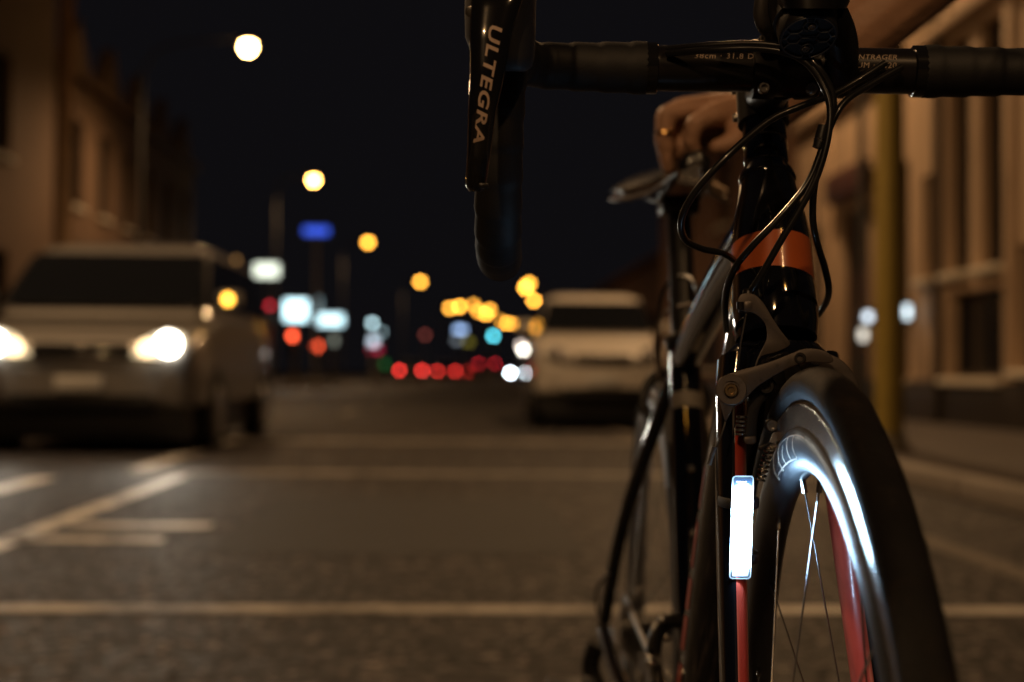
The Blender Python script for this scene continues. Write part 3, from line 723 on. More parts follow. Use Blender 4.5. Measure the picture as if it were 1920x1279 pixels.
# ---- front wheel -------------------------------------------------
def wheel(name, axle, Mx, front):
    root = empty(name); root.parent = bike
    ax = Vector((1, 0, 0))
    def rev(prof, seg=120, closed=True):
        rr = []
        for k in range(seg):
            a = 2 * math.pi * k / seg
            rr.append([Mx(axle + Vector((x, -math.sin(a) * r, math.cos(a) * r))) for x, r in prof])
        bb = MB(); bb.rings(rr, cap=False, close=True); return bb
    RT = .3345
    tp = []
    for k in range(-9, 10):
        a = R(k * 14.0); tp.append((math.sin(a) * .0125, RT - .0118 + math.cos(a) * .0118))
    tp = [(-.0080, .3126), (-.0084, .3142)] + tp[1:-1] + [(.0084, .3142), (.0080, .3126)]
    ty_ = rev(tp, 160)
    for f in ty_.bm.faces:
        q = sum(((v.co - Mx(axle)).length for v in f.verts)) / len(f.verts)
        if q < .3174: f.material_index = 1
    ty = ty_.build('tyre', [tyre_m, mat('tyre_rim_gap_shade', (.006, .006, .006), rough=.8)], root, sharp=None)  # near-black band paints the shaded gap where tyre meets rim
    rimm = mat('rim_alloy', (.075, .08, .09), rough=.36, metal=.3, vary=.15, nscale=60, bump=.1, bscale=600)
    trackm = mat('brake_track_alloy', (.55, .47, .38), rough=.24, metal=1.0, vary=.5, nscale=110, bump=.35, bscale=1800)
    tr = []
    rp = [(-.0086, .3125), (-.0100, .3120), (-.0102, .3105), (-.0098, .3095), (-.0098, .2985), (-.0096, .2978)]
    full = rp + [(-q[0], q[1]) for q in reversed(rp)]
    rev(full, 160).build('brake_track', trackm, root, sharp=35)
    bp = [(-.0098, .2976), (-.0110, .2955), (-.0118, .2900), (-.0112, .2830), (-.0090, .2755), (-.0058, .2712), (-.0020, .2695)]
    full = bp + [(-q[0], q[1]) for q in reversed(bp)]
    rim = rev(full, 160).build('rim', rimm, root, sharp=35)
    hb = MB().lathe([(.012, -.045), (.020, -.038), (.020, -.034), (.010, -.028), (.010, .028), (.020, .034), (.020, .038), (.012, .045)], (0, 0, 0), (1, 0, 0), 20)
    for v in hb.bm.verts: v.co = Mx(axle + v.co)
    hb.build('hub', satin, root)
    ns = 20 if front else 24
    for k in range(ns):
        a = 2 * math.pi * (k + .22) / ns; sd = 1 if k % 2 else -1
        p0 = axle + Vector((sd * .034, -math.sin(a) * .019, math.cos(a) * .019)); p1 = axle + Vector((sd * .0015, -math.sin(a) * .272, math.cos(a) * .272))
        sp = MB(); d = (p1 - p0).normalized()
        q0, q1 = p0.lerp(p1, 0.03), p0.lerp(p1, .93)
        sp.tube([Mx(q) for q in (p0, q0, q1, p1)], [.0010, .0006, .0006, .0010], 6, ry=[.0010, .0013, .0013, .0010])
        o = sp.build('spoke', steel, root)
        MB().tube([Mx(p0.lerp(p1, .955)), Mx(p1)], .0018, 6).build('nipple', steel, o)
    return root, rim, ty
FA = Vector((0, 0, .336))
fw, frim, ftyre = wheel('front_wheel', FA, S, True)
# pale lettering strokes on the rim flank
def rim_pt(a, r, side=-1):
    bp = [(.2976, .0098), (.2955, .0110), (.2900, .0118), (.2830, .0112), (.2755, .0090), (.2712, .0058)]
    x = [lerp(bp[i][1], bp[i + 1][1], (bp[i][0] - r) / (bp[i][0] - bp[i + 1][0])) for i in range(len(bp) - 1) if bp[i + 1][0] <= r <= bp[i][0]][0]
    return S(FA + Vector((side * (x + .0003), -math.sin(a) * r, math.cos(a) * r)))
for i, (a0, a1, r0, r1) in enumerate(((-20, -19, .275, .292), (-15.5, -14.6, .276, .293), (-12.0, -11.4, .2775, .290), (-8.0, -7.2, .278, .293), (-3.5, -2.8, .279, .293), (-20, -3, .2775, .2786), (-18, 4, .2925, .2932))):
    d = MB(); n = 24 if abs(a1 - a0) > 3 else 5
    if n == 5: g = [[d.bm.verts.new(rim_pt(R(lerp(a0, a1, j) - 1.2 * math.sin(math.pi * k / n)), lerp(r0, r1, k / n))) for j in (0, 1)] for k in range(n + 1)]
    else: g = [[d.bm.verts.new(rim_pt(R(lerp(a0, a1, k / n)), r)) for r in (r0, r1)] for k in range(n + 1)]
    for k in range(n): d._f((g[k][0], g[k][1], g[k + 1][1], g[k + 1][0]))
    d.build('rim_decal', decal_w, fw, sharp=None)
MB().tube([S(FA + Vector((-.062, 0, 0))), S(FA + Vector((.062, 0, 0)))], .006, 12).build('axle', steel, fw)
RA = Vector((0, .985, .336))
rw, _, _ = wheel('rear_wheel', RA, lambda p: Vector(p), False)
cs = MB()
for k in range(8): cs.lathe([(.022, 0), (.026 + .0042 * k, 0), (.026 + .0042 * k, .0018), (.022, .0018)], RA + Vector((-.048 + .0036 * k, 0, 0)), (1, 0, 0), 28)
cs.build('cassette', steel, rw)

# ---- handlebar, stem, tape ---------------------------------------
BARZ = 1.0
B0 = Q(1470, 131, BARZ)             # bar centre
hb = empty('handlebar'); hb.parent = bike
bdir = (Q(1800, 139, 1.0) - Q(1100, 125, 1.0)); bdir = Vector((math.cos(STEER * 1.0), math.sin(STEER) * 1.0, bdir.z / bdir.x)).normalized()
bfor = Vector((math.sin(STEER), -math.cos(STEER), 0))
def bar_path(sx):
    c = []
    for x, f, z in ((0, 0, 0), (.05, 0, 0), (.10, 0, 0), (.150, .002, .0), (.172, .010, -.001), (.186, .030, -.002), (.192, .052, -.006), (.1945, .070, -.022), (.196, .078, -.052), (.197, .071, -.090), (.198, .050, -.118), (.199, .018, -.131), (.200, -.03, -.135)):
        c.append(B0 + bdir * (sx * x) + bfor * f + Vector((0, 0, z)))
    return spline(c, 8)
for sx in (-1, 1):
    path = bar_path(sx)
    # bare alloy centre section
    L = [0]
    for i in range(1, len(path)): L.append(L[-1] + (path[i] - path[i - 1]).length)
    bare = [p for p, l in zip(path, L) if l < .098]
    MB().tube(bare, [.0159] * len(bare), 28).build('bar_centre', mat('bar_alloy_black', (.020, .018, .018), rough=.28, metal=.3, coat=.3, vary=.1), hb)
    # tape, overlapping wraps
    pts, rad = [], []
    n = 170; tot = L[-1]; j = 0
    for i in range(n + 1):
        l = lerp(.089, tot, i / n)
        while j < len(L) - 2 and L[j + 1] < l: j += 1
        t = (l - L[j]) / (L[j + 1] - L[j]); pts.append(path[j].lerp(path[j + 1], t))
        ph = ((l - .089) / .021) % 1.0
        base = lerp(.0178, .0152, min(1, max(0, (l - .10) / .08)))
        rad.append(base + .0012 * (ph if ph < .8 else (1 - ph) * 4) + (0 if i > 4 else -.0015 + .0004 * i))
    MB().tube(pts, rad, 24).build('bar_tape', tape_m, hb, sharp=50)
    e = pts[-1]; dd = (pts[-1] - pts[-3]).normalized()
    MB().lathe([(.0145, 0), (.0148, .003), (.010, .006), (0, .007)], e, dd, 20).build('bar_plug', plastic, hb)
# finishing bands at the inner ends of the tape
    q = B0 + bdir * (sx * .0885)
    MB().lathe([(.0160, 0), (.0180, .0008), (.0182, .009), (.0165, .0095)], q, bdir * sx, 28).build('tape_band', mat('glossy_band', (.012, .012, .012), rough=.12, coat=.5), hb)
# printed lettering on the bar
def on_bar(x0, ztop):
    tv_ = bfor
    def fn(u_, v_):
        a = (ztop + v_) / .0162
        return B0 + bdir * (x0 + u_) + bfor * (.0162 * math.cos(a)) + Vector((0, 0, .0162 * math.sin(a)))
    return fn
tx = mat('bar_print', (.52, .40, .30), rough=.5)
text_obj('bar_lettering', text_mesh('38cm \u00b7 31.8 Dia', .0062, .12, 1.15), on_bar(-.0645, .0040), tx, hb)
text_obj('bar_lettering', text_mesh('BONTRAGER', .0058, .25, 1.05), on_bar(.0400, .0048), tx, hb)
text_obj('bar_lettering', text_mesh('ALUM \u00b7 0420', .0058, .12, 1.1), on_bar(.0400, -.0014), tx, hb)
# stem
stm = empty('stem'); stm.parent = bike
SB = axp(.872) ; SB = Vector((0, axis_y(B0.z - .004) + .002, B0.z - .004))
MB().tube([SB + UA * -.021, SB + UA * .022], .0195, 28).build('steerer_clamp', satin, stm)
MB().tube([SB + Vector((0, -.006, 0)), SB.lerp(B0, .5), B0 + Vector((0, .012, 0))], [.016, .0148, .0185], 22, ry=[.017, .0155, .0195], ref=(1, 0, 0)).build('stem_body', satin, stm)
fp = MB()
fp.rings([[B0 + bdir * x + bfor * (r * math.cos(a)) + Vector((0, 0, r * math.sin(a))) for a in [2 * math.pi * k / 28 for k in range(28)]] for x, r in ((-.0235, .0172), (-.0225, .0205), (-.008, .0208), (-.006, .0192), (.006, .0192), (.008, .0208), (.0225, .0205), (.0235, .0172))])
fp.build('faceplate', satin, stm, sharp=45)
for sx in (-1, 1):
    for sz in (-1, 1):
        c = B0 + bdir * (sx * .0165) + bfor * .0160 + Vector((0, 0, sz * .0165))
        bo = MB().lathe([(.0040, -.002), (.0040, .0035), (.0034, .0042), (.0022, .0042), (.0020, .0018), (0, .0018)], c, bfor, 16).build('faceplate_bolt', bolt_m, stm)
for k, s_ in enumerate((-1, 1)):
    c = SB + UA * (s_ * .012) + Vector((-.015, .018, 0))
    MB().lathe([(.0035, 0), (.0035, .004), (.003, .005), (0, .005)], c, (-1, 0, 0), 14).build('clamp_bolt', bolt_m, stm)
MB().lathe([(.017, 0), (.0172, .004), (.013, .006), (0, .0062)], SB + UA * .022, UA, 24).build('top_cap', satin, stm)

# ---- brake levers ------------------------------------------------
def mir(p):
    d = Vector(p) - B0; a = d.dot(bdir); return Vector(p) - bdir * (2 * a)
LV = [(-75, 946, 108, .885), (-40, 940, 102, .872), (0, 932, 96, .866), (60, 921, 80, .862), (130, 915, 67, .860), (210, 904, 53, .861), (295, 897.5, 44, .866), (335, 893, 41, .872), (352, 892, 38, .875), (359, 892, 26, .877)]
def lv(py, k):
    for i in range(len(LV) - 1):
        if LV[i][0] <= py <= LV[i + 1][0]:
            return lerp(LV[i][k], LV[i + 1][k], (py - LV[i][0]) / (LV[i + 1][0] - LV[i][0]))
    return LV[-1][k]
def blade_pt(py, u, off=0.0, back=False):
    """u in -1..1 across the blade"""
    cx, wd, Z = lv(py, 1), lv(py, 2), lv(py, 3)
    dz = .0065 * math.sqrt(max(0, 1 - min(1, abs(u)) ** 2.6))
    return Q(cx + u * wd / 2, py, Z - (dz + off if not back else -dz * .5))
def ident(p): return Vector(p)
for nm, T in (('right', ident), ('left', mir)):
    root = empty('brake_lever'); root.parent = hb
    ys = [lerp(-75, 359, k / 44) for k in range(45)]
    us = [math.cos(math.pi * k / 14) for k in range(15)]
    rg = [[T(blade_pt(y, u_)) for u_ in us] + [T(blade_pt(y, u_, back=True)) for u_ in reversed(us[1:-1])] for y in ys]
    MB().rings(rg).build('lever_blade', mat('lever_gloss', (.012, .012, .013), rough=.14, metal=.2, coat=.8, vary=.15), root, sharp=60)
    hd = MB(); rr = []
    for py, cx, wd, z0, z1 in ((-150, 950, 110, .868, .945), (-90, 942, 128, .866, .950), (-40, 939, 134, .868, .948), (20, 938, 134, .869, .945), (70, 938, 132, .870, .941), (105, 944, 116, .872, .936), (125, 956, 84, .874, .930), (134, 964, 44, .880, .925)):
        ring = []
        for k in range(28):
            a = 2 * math.pi * k / 28; ca, sa = math.cos(a), math.sin(a)
            x = math.copysign(abs(ca) ** .75, ca); zz = math.copysign(abs(sa) ** .75, sa)
            ring.append(T(Q(cx + x * wd / 2, py, (z0 + z1) / 2 + zz * (z1 - z0) / 2)))
        rr.append(ring)
    MB().rings(rr).build('hood', rubber, root, sharp=70)
    # pivot pin and cover plate
    MB().lathe([(.0035, 0), (.0035, .003), (.002, .0035), (0, .0035)], T(Q(884, 22, .872)), T(Q(884, 22, .86)) - T(Q(890, 22, .872)), 14).build('pivot_pin', bolt_m, root)
    MB().box(T(Q(907, 348, .868)), (.006, .004, .003), bev=.0008).build('lever_stop', satin, root)
    if nm == 'right':
        vs, fs = text_mesh('ULTEGRA', .0098, .28, 1.1, .00022)
        x0, x1 = min(v.x for v in vs), max(v.x for v in vs); yt = max(v.y for v in vs)
        def fn(u_, v_):
            t = (u_ - x0) / (x1 - x0); py = lerp(48, 268, t)
            cx = lerp(lerp(931, 912, min(1, t * 2)), 897.5, max(0, t * 2 - 1))
            hgt = lerp(25, 19, t)
            px = cx + (v_ / yt - .5) * hgt
            return blade_pt(py, (px - lv(py, 1)) / (lv(py, 2) / 2), .0004)
        text_obj('lettering', (vs, fs), fn, mat('lever_print', (.60, .44, .34), rough=.4), root)

# ---- front brake caliper -----------------------------------------
cal = empty('front_brake'); cal.parent = bike
def pplate(name, outline, Z, th, m_, parent, bev=.0011, smoothn=0):
    o = outline
    if smoothn:
        pts = spline([Vector((x, y, 0)) for x, y in outline] + [Vector((*outline[0], 0))], smoothn)[:-1]
        o = [(p.x, p.y) for p in pts]
    return MB().plate([Q(x, y, Z) for x, y in o], [Q(x, y, Z + th) for x, y in o]).bevel(bev, 2, 50).build(name, m_, parent, sharp=50)
CZ = .950
arm_main = [(1344, 722), (1349, 711), (1360, 704), (1385, 695), (1415, 687), (1450, 676), (1480, 664), (1508, 654), (1535, 655), (1556, 664), (1562, 678), (1545, 681), (1520, 679), (1490, 686), (1462, 699), (1440, 712), (1418, 727), (1402, 744), (1392, 756), (1378, 762), (1371, 772), (1364, 786), (1359, 788), (1355, 774), (1350, 755), (1344, 738)]
am = pplate('caliper_arm', arm_main, CZ, .010, caliper_m, cal, smoothn=3)
arm_up = [(1384, 561), (1390, 552), (1404, 550), (1420, 556), (1434, 572), (1448, 596), (1464, 620), (1480, 641), (1477, 650), (1455, 660), (1427, 668), (1419, 684), (1415, 688), (1422, 668), (1436, 640), (1438, 622), (1434, 606), (1424, 594), (1410, 586), (1396, 584), (1384, 580)]
au = pplate('caliper_upper_arm', arm_up, CZ + .0035, .011, caliper_m, cal, smoothn=3)
# arm carrying the pad on the near side
arm_in = [(1402, 742), (1412, 728), (1428, 716), (1446, 710), (1456, 720), (1454, 738), (1440, 748), (1428, 760), (1421, 782), (1419, 808), (1418, 828), (1412, 833), (1399, 832), (1393, 826), (1397, 805), (1401, 780), (1402, 758)]
ai = pplate('caliper_pad_arm', arm_in, CZ + .011, .010, satin, cal, smoothn=3)
pplate('arm_end', [(1396, 819), (1417, 817), (1419, 829), (1411, 834), (1399, 833), (1394, 827)], CZ + .0095, .009, caliper_m, ai, bev=.0008)
# opposite arm behind the tyre
arm_out = [(1500, 668), (1530, 660), (1570, 670), (1600, 700), (1612, 740), (1608, 790), (1600, 828), (1584, 828), (1584, 790), (1580, 745), (1560, 712), (1530, 694), (1500, 690)]
ao = pplate('caliper_arm', arm_out, CZ + .022, .010, caliper_m, cal, smoothn=3)
def bolt(px, py, Z, r, parent, name='bolt', m_=bolt_m):
    c = Q(px, py, Z); d = Q(px, py, Z - .01) - c
    return MB().lathe([(r, -.002), (r * 1.0, .0012), (r * .86, .0024), (r * .52, .0024), (r * .46, .0006), (0, .0006)], c, d, 20).build(name, m_, parent)
MB().lathe([(.0105, -.001), (.0105, .0008), (.0098, .0014), (.0060, .0014), (.0060, 0)], Q(1371, 731, CZ), Q(1371, 731, CZ - .01) - Q(1371, 731, CZ), 28).build('pivot_cap', caliper_m, am)
bolt(1371, 732, CZ - .0008, .0047, am, 'pivot_bolt', mat('brass_bolt', (.42, .30, .16), rough=.28, metal=1))
bolt(1437, 724, CZ + .009, .0056, ai, 'pivot_bolt', satin)
bolt(1500, 672, CZ + .001, .0040, am, 'pivot_bolt', satin)
MB().tube([Q(1530, 672, CZ + .004), Q(1532, 672, CZ + .06)], .0045, 14).build('mounting_bolt', bolt_m, cal)
# barrel adjuster
ba = MB(); c0, c1 = Q(1399, 584, CZ + .009), Q(1405, 538, CZ + .009); d = (c1 - c0)
ba.lathe([(.0052, -.001), (.0052, .006), (.0045, .0065), (.0045, .0085), (.0040, .009), (.0040, .014), (.0028, .0155)], c0, d, 20)
ba.build('barrel_adjuster', satin, cal)
MB().tube([Q(1388, 566, CZ + .002), Q(1388, 580, CZ + .002)], .0025, 10).build('adjuster_spring', satin, cal)
MB().lathe([(.0058, 0), (.0064, .001), (.0064, .0055), (.0058, .0065)], c0 + d.normalized() * .0005, d, 12).build('adjuster_knob', caliper_m, cal)
# pad holder, pad, wheel guide, return spring
pplate('pad_holder', [(1433, 786), (1446, 783), (1470, 787), (1474, 800), (1462, 810), (1440, 812), (1432, 802)], CZ + .012, .020, satin, ai, bev=.0014)
pplate('brake_pad', [(1458, 786), (1475, 790), (1477, 801), (1466, 809), (1456, 806)], CZ - .004, .050, rubber, ai, bev=.0012)
bolt(1448, 798, CZ + .011, .0042, ai, 'pad_bolt', steel)
pplate('pad_guide', [(1422, 838), (1446, 828), (1448, 832), (1428, 846), (1422, 845)], CZ + .012, .006, satin, ai, bev=.0005)
hp_ = []
for k in range(110):
    t = k / 109; a = 2 * math.pi * t * 8
    c = Q(lerp(1445, 1425, t), lerp(832, 902, t), CZ + .03)
    hp_.append(c + Vector((.0030 * math.cos(a), .0030 * math.sin(a), 0)))
MB().tube(hp_, .0009, 6).build('return_spring', steel, cal)
kn = MB(); cx_ = Q(1389, 795, CZ + .016)
for k in range(5): kn.lathe([(.0020, 0), (.0040, .0004), (.0040, .0018), (.0020, .0022)], Q(1391 - .6 * k, 779 + 8 * k, CZ + .013), (0, 0, -1), 10)
kn.build('adjuster_screw', steel, ai)
# inner cable, anchor and crimped tail
MB().tube([Q(1399, 588, CZ + .010), Q(1389, 640, CZ + .012), Q(1383, 690, CZ + .011)], .0009, 6).build('brake_cable', steel, cal)
MB().tube(spline([Q(1362, 784, CZ + .004), Q(1354, 812, CZ), Q(1343, 840, CZ - .002), Q(1339, 850, CZ - .002)], 5), .0007, 6).build('cable_tail', satin, cal)
MB().tube([Q(1339.5, 838, CZ - .003), Q(1338, 845, CZ - .003), Q(1335, 853, CZ - .003), Q(1333, 861, CZ - .003), Q(1329, 872, CZ - .003)], [.0017, .0012, .0017, .0013, .0016], 8).build('cable_crimp', mat('crimp_alloy', (.2, .2, .2), rough=.3, metal=.9), cal)
# ---- cables ------------------------------------------------------
def cable(name, pts, r=.0024):
    return MB().tube(spline([Q(*p) for p in pts], 10), r, 12).build(name, housing_m, bike)
cable('cable_housing', [(1660, 118, .975), (1610, 150, .972), (1560, 178, .965), (1500, 200, .955), (1440, 228, .95), (1365, 292, .945), (1305, 358, .95), (1278, 410, .96), (1284, 448, .975), (1315, 466, .99), (1362, 478, 1.005), (1385, 505, 1.03), (1378, 560, 1.06), (1372, 640, 1.10)])
cable('cable_housing', [(1250, 92, .985), (1320, 86, .972), (1400, 82, .962), (1460, 86, .955), (1500, 98, .95), (1530, 122, .945), (1552, 155, .945), (1563, 192, .945), (1552, 240, .945), (1534, 300, .945), (1510, 350, .945), (1460, 410, .945), (1410, 462, .95), (1375, 508, .965), (1360, 560, .99), (1362, 620, 1.03)])
cable('cable_housing', [(1250, 100, .984), (1330, 94, .966), (1410, 91, .956), (1470, 98, .949), (1512, 118, .945), (1540, 155, .943), (1556, 200, .940), (1552, 260, .938), (1532, 330, .938), (1500, 392, .940), (1462, 455, .943), (1425, 520, .95), (1404, 552, .959)])
cable('cable_housing', [(1690, 126, .975), (1630, 160, .965), (1585, 190, .955), (1560, 230, .95), (1540, 290, .95), (1527, 350, .95), (1524, 410, .955), (1532, 455, .965), (1546, 500, .985), (1554, 540, 1.005), (1550, 565, 1.03), (1535, 590, 1.06)])
ia = MB().tube([Q(1545, 236, .9455), Q(1539, 262, .9455), Q(1534, 278, .9455)], [.0040, .0045, .0040], 14).build('cable_adjuster', plastic, bike)
MB().lathe([(.0046, 0), (.0050, .0008), (.0046, .002)], Q(1540, 262, .9455), Q(1534, 278, .9455) - Q(1540, 262, .9455), 14).build('cable_ferrule', steel, ia)

# ---- seatpost, saddle --------------------------------------------
MB().tube([ST1 - Vector((0, .006, .02)), Vector((0, .765, .850))], .0142, 24).build('seat_post', satin, bike)
MB().box((0, .768, .858), (.044, .05, .022), bev=.005).build('seat_post_clamp', satin, bike)
sad = empty('saddle'); sad.parent = bike
sp_ = [(.615, .010, .898, .012), (.622, .017, .902, .022), (.65, .021, .906, .030), (.70, .025, .906, .032), (.75, .034, .905, .036), (.80, .055, .908, .042), (.84, .068, .913, .044), (.872, .071, .916, .042), (.888, .060, .915, .032)]
rr = []
for y, hw_, z, dr in sp_:
    ring = []
    for k in range(13):
        a = math.pi * k / 12; x = math.cos(a); ring.append(Vector((hw_ * x, y, z - dr * .62 * abs(x) ** 2.2)))
    for k in range(13):
        a = math.pi * (12 - k) / 12; x = math.cos(a) * .93; ring.append(Vector((hw_ * x, y, z - dr * .62 * abs(x) ** 2.2 - .013)))
    rr.append(ring)
saddle_m = mat('saddle_cover', (.014, .0125, .011), rough=.26, vary=.2, coat=.7, bump=.1, bscale=500)
MB().rings(rr).build('saddle_cover', saddle_m, sad, sharp=60)
MB().tube([Vector((x_, y, z - dr * .62 - .012)) for y, hw_, z, dr in sp_[1:-1] for x_ in (-hw_ * .99,)], .0028, 8).build('saddle_edge', mat('saddle_trim', (.09, .06, .045), rough=.4), sad)
MB().tube([Vector((hw_ * .99, y, z - dr * .62 - .012)) for y, hw_, z, dr in sp_[1:-1]], .0028, 8).build('saddle_edge', mat('saddle_trim'), sad)
for sx in (-1, 1):
    MB().tube(spline([(sx * .012, .64, .885), (sx * .018, .69, .872), (sx * .022, .74, .868), (sx * .022, .80, .868), (sx * .034, .865, .885)], 6), .0035, 10).build('saddle_rail', satin, sad)
# rear brake behind the seat tube
rb = empty('rear_brake'); rb.parent = bike
for sx in (-1, 1):
    MB().tube(spline([(sx * .004, .80, .668), (sx * .026, .80, .66), (sx * .037, .795, .635), (sx * .030, .79, .612)], 5), [.006] * 16, 10, ry=[.004] * 16).build('caliper_arm', satin, rb)
MB().tube(spline([(-.018, .78, .655), (-.022, .775, .72), (-.016, .75, .765), (.004, .70, .772), (.012, .66, .745)], 6), .0024, 8).build('brake_hose', housing_m, rb)
MB().tube(spline([(-.020, .78, .66), (-.026, .77, .70), (-.018, .74, .735), (.006, .68, .742)], 6), .0018, 8).build('brake_hose', mat('pale_cable', (.25, .2, .17), rough=.4), rb)

# ---- drivetrain --------------------------------------------------
dv = empty('crankset'); dv.parent = bike
BB = Vector((0, .58, .272))
def chainring(x, r, n):
    bb = MB(); o = []; inn = []
    for k in range(n * 4):
        a = 2 * math.pi * k / (n * 4); q = r + (.0025 if k % 4 in (1, 2) else -.001)
        o.append(BB + Vector((x, math.cos(a) * q, math.sin(a) * q))); inn.append(BB + Vector((x, math.cos(a) * (r - .016), math.sin(a) * (r - .016))))
    M_ = len(o); d = Vector((.003, 0, 0))
    A = [[bb.bm.verts.new(p + e) for p in lst] for lst, e in ((o, d * 0), (o, d), (inn, d), (inn, d * 0))]
    for i in range(4):
        a, b_ = A[i], A[(i + 1) % 4]
        for k in range(M_): bb._f((a[k], a[(k + 1) % M_], b_[(k + 1) % M_], b_[k]))
    return bb.build('chainring', satin if r > .09 else steel, dv, sharp=30)
chainring(-.047, .100, 50); chainring(-.040, .069, 34)
ca = R(168); cd = Vector((0, -math.cos(ca), math.sin(ca)))       # crank direction in the y-z plane
for sx, x0, x1 in ((-1, -.056, -.070), (1, .056, .070)):
    d = cd * (-sx); d = Vector((0, d.y, d.z))
    MB().tube([BB + Vector((x0, 0, 0)), BB + Vector((x0 * 1.08, 0, 0)) + d * .04, BB + Vector((x1, 0, 0)) + d * .13, BB + Vector((x1, 0, 0)) + d * .172], [.0085, .0095, .008, .008], 16, ry=[.019, .015, .012, .012], ref=(1, 0, 0)).build('crank_arm', mat('crank_grey', (.07, .068, .066), rough=.3, metal=.8), dv)
    pc = BB + Vector((x1, 0, 0)) + d * .168
    pd = empty('pedal'); pd.parent = dv
    MB().tube([pc, pc + Vector((sx * .075, 0, 0))], .007, 12).build('spindle', steel, pd)
    MB().box(pc + Vector((sx * .05, 0, 0)), (.056, .085, .022), bev=.006).build('pedal_body', plastic, pd)
    MB().box(pc + Vector((sx * .05, -.048, .004)), (.036, .02, .012), bev=.004).build('pedal_cleat_hook', satin, pd)
for k in range(5):
    a = R(72 * k) + ca; e = BB + Vector((-.046, math.cos(a) * .086, math.sin(a) * .086))
    MB().tube([BB + Vector((-.052, 0, 0)), e], [.011, .006], 10, ry=[.005, .004]).build('spider_arm', satin, dv)
    MB().lathe([(.006, 0), (.006, .004), (.003, .005), (0, .005)], e + Vector((-.003, 0, 0)), (-1, 0, 0), 12).build('chainring_bolt', steel, dv)
MB().tube([BB + Vector((-.06, 0, 0)), BB + Vector((.06, 0, 0))], .012, 18).build('axle', steel, dv)
ch = []
for k in range(24): a = R(90 + 180 * k / 23); ch.append(BB + Vector((-.0455, math.cos(a) * .101, math.sin(a) * .101)))
for k in range(12): a = R(-90 + 180 * k / 11); ch.append(RA + Vector((-.041, math.cos(a) * .042, math.sin(a) * .042)))
MB().tube(ch, .0028, 6, ry=.0042, ref=(1, 0, 0), close=True).build('chain', mat('chain_steel', (.22, .2, .18), rough=.4, metal=.9), bike)
fd = empty('front_derailleur'); fd.parent = bike
for xx in (-.052, -.040):
    MB().plate([Vector((xx, y, z)) for y, z in ((.50, .372), (.56, .388), (.66, .370), (.655, .352), (.57, .362), (.505, .352))], [Vector((xx - .0015, y, z)) for y, z in ((.50, .372), (.56, .388), (.66, .370), (.655, .352), (.57, .362), (.505, .352))]).build('derailleur_cage', steel, fd)
MB().tube(spline([(-.046, .57, .386), (-.040, .585, .405), (-.026, .605, .412), (-.018, .615, .41)], 4), .008, 10).build('derailleur_link', satin, fd)
for (x_, y_, z_) in ((-.036, .58, .418), (-.030, .592, .398), (-.052, .535, .384)): MB().lathe([(.0045, -.002), (.0045, .003), (.003, .0045), (0, .005)], (x_, y_, z_), (0, -1, 0), 12).build('bolt', steel, fd)
for zz in (.50, .565): MB().lathe([(.0045, 0), (.0045, .003), (.003, .0045), (0, .005)], Vector((0, .58 + (zz - .275) * .294 - .0195, zz)), (0, -1, .3), 12).build('bottle_boss_bolt', steel, bike)
for t_ in (.46, .60): MB().lathe([(.0045, 0), (.0045, .003), (.003, .0045), (0, .005)], dt_surf(t_, R(270) if dt_surf(t_, R(270)).z > dt_surf(t_, R(90)).z else R(90)), (0, .74, .67), 12).build('bottle_boss_bolt', steel, bike)
rd = empty('rear_derailleur'); rd.parent = bike
MB().tube(spline([(-.076, .99, .318), (-.084, 1.0, .285), (-.074, .995, .255)], 5), .012, 12).build('derailleur_body', satin, rd)
for sx in (-.060, -.048):
    MB().plate([Vector((sx, y, z)) for y, z in ((.985, .262), (1.0, .255), (.985, .185), (.965, .190))], [Vector((sx - .002, y, z)) for y, z in ((.985, .262), (1.0, .255), (.985, .185), (.965, .190))]).build('derailleur_cage', satin, rd)
for y, z in ((.985, .250), (.975, .192)): MB().lathe([(.018, -.002), (.018, .002)], (-.054, y, z), (1, 0, 0), 16).build('jockey_wheel', plastic, rd)
MB().tube(spline([(-.055, .985, .31), (-.072, 1.02, .345), (-.078, .97, .39), (-.066, .90, .42)], 6), .0024, 8).build('gear_cable', housing_m, bike)

# ================================================================== lamp on the fork
LZ = .936
lamp = empty('bicycle_light', BM @ Q(1390, 989, LZ), -PSI)
tag(lamp, 'glowing white slim vertical light strapped to the left fork leg', 'bicycle light')
LM = Matrix.Translation(lamp.location) @ Matrix.Rotation(-PSI, 4, 'Z'); LI = LM.inverted()
def QL(px, py, Z): return LI @ P(px, py, Z)
def lrect(x0, x1, y0, y1, r, n=5, sk=-6.0):
    """rounded outline in photo pixels, leaning by sk over its height"""
    o = []
    for cx, cy, a0 in ((x1 - r, y0 + r, -90), (x1 - r, y1 - r, 0), (x0 + r, y1 - r, 90), (x0 + r, y0 + r, 180)):
        for k in range(n + 1):
            a = R(a0 + 90 * k / n); yy = cy + r * math.sin(a); o.append((cx + r * math.cos(a) + sk * ((yy - 989) / 192), yy))
    return o
def lplate(name, o, Z, th, m_, parent, bev=.0006):
    return MB().plate([QL(x, y, Z) for x, y in o], [QL(x, y, Z + th) for x, y in o]).bevel(bev, 2, 50).build(name, m_, parent, sharp=60)
clear = mat('pale_lens_plastic', (.62, .66, .70), rough=.25, vary=.05, spec=.6)
lplate('housing', lrect(1371.5, 1409.5, 893.5, 1084.5, 6), LZ + .0016, .012, mat('light_housing', (.035, .04, .048), rough=.35), lamp, .0012)
oo, oi = lrect(1370, 1411, 892, 1086, 7), lrect(1372.4, 1408.6, 894.4, 1083.6, 5)
fr = MB(); n = len(oo)
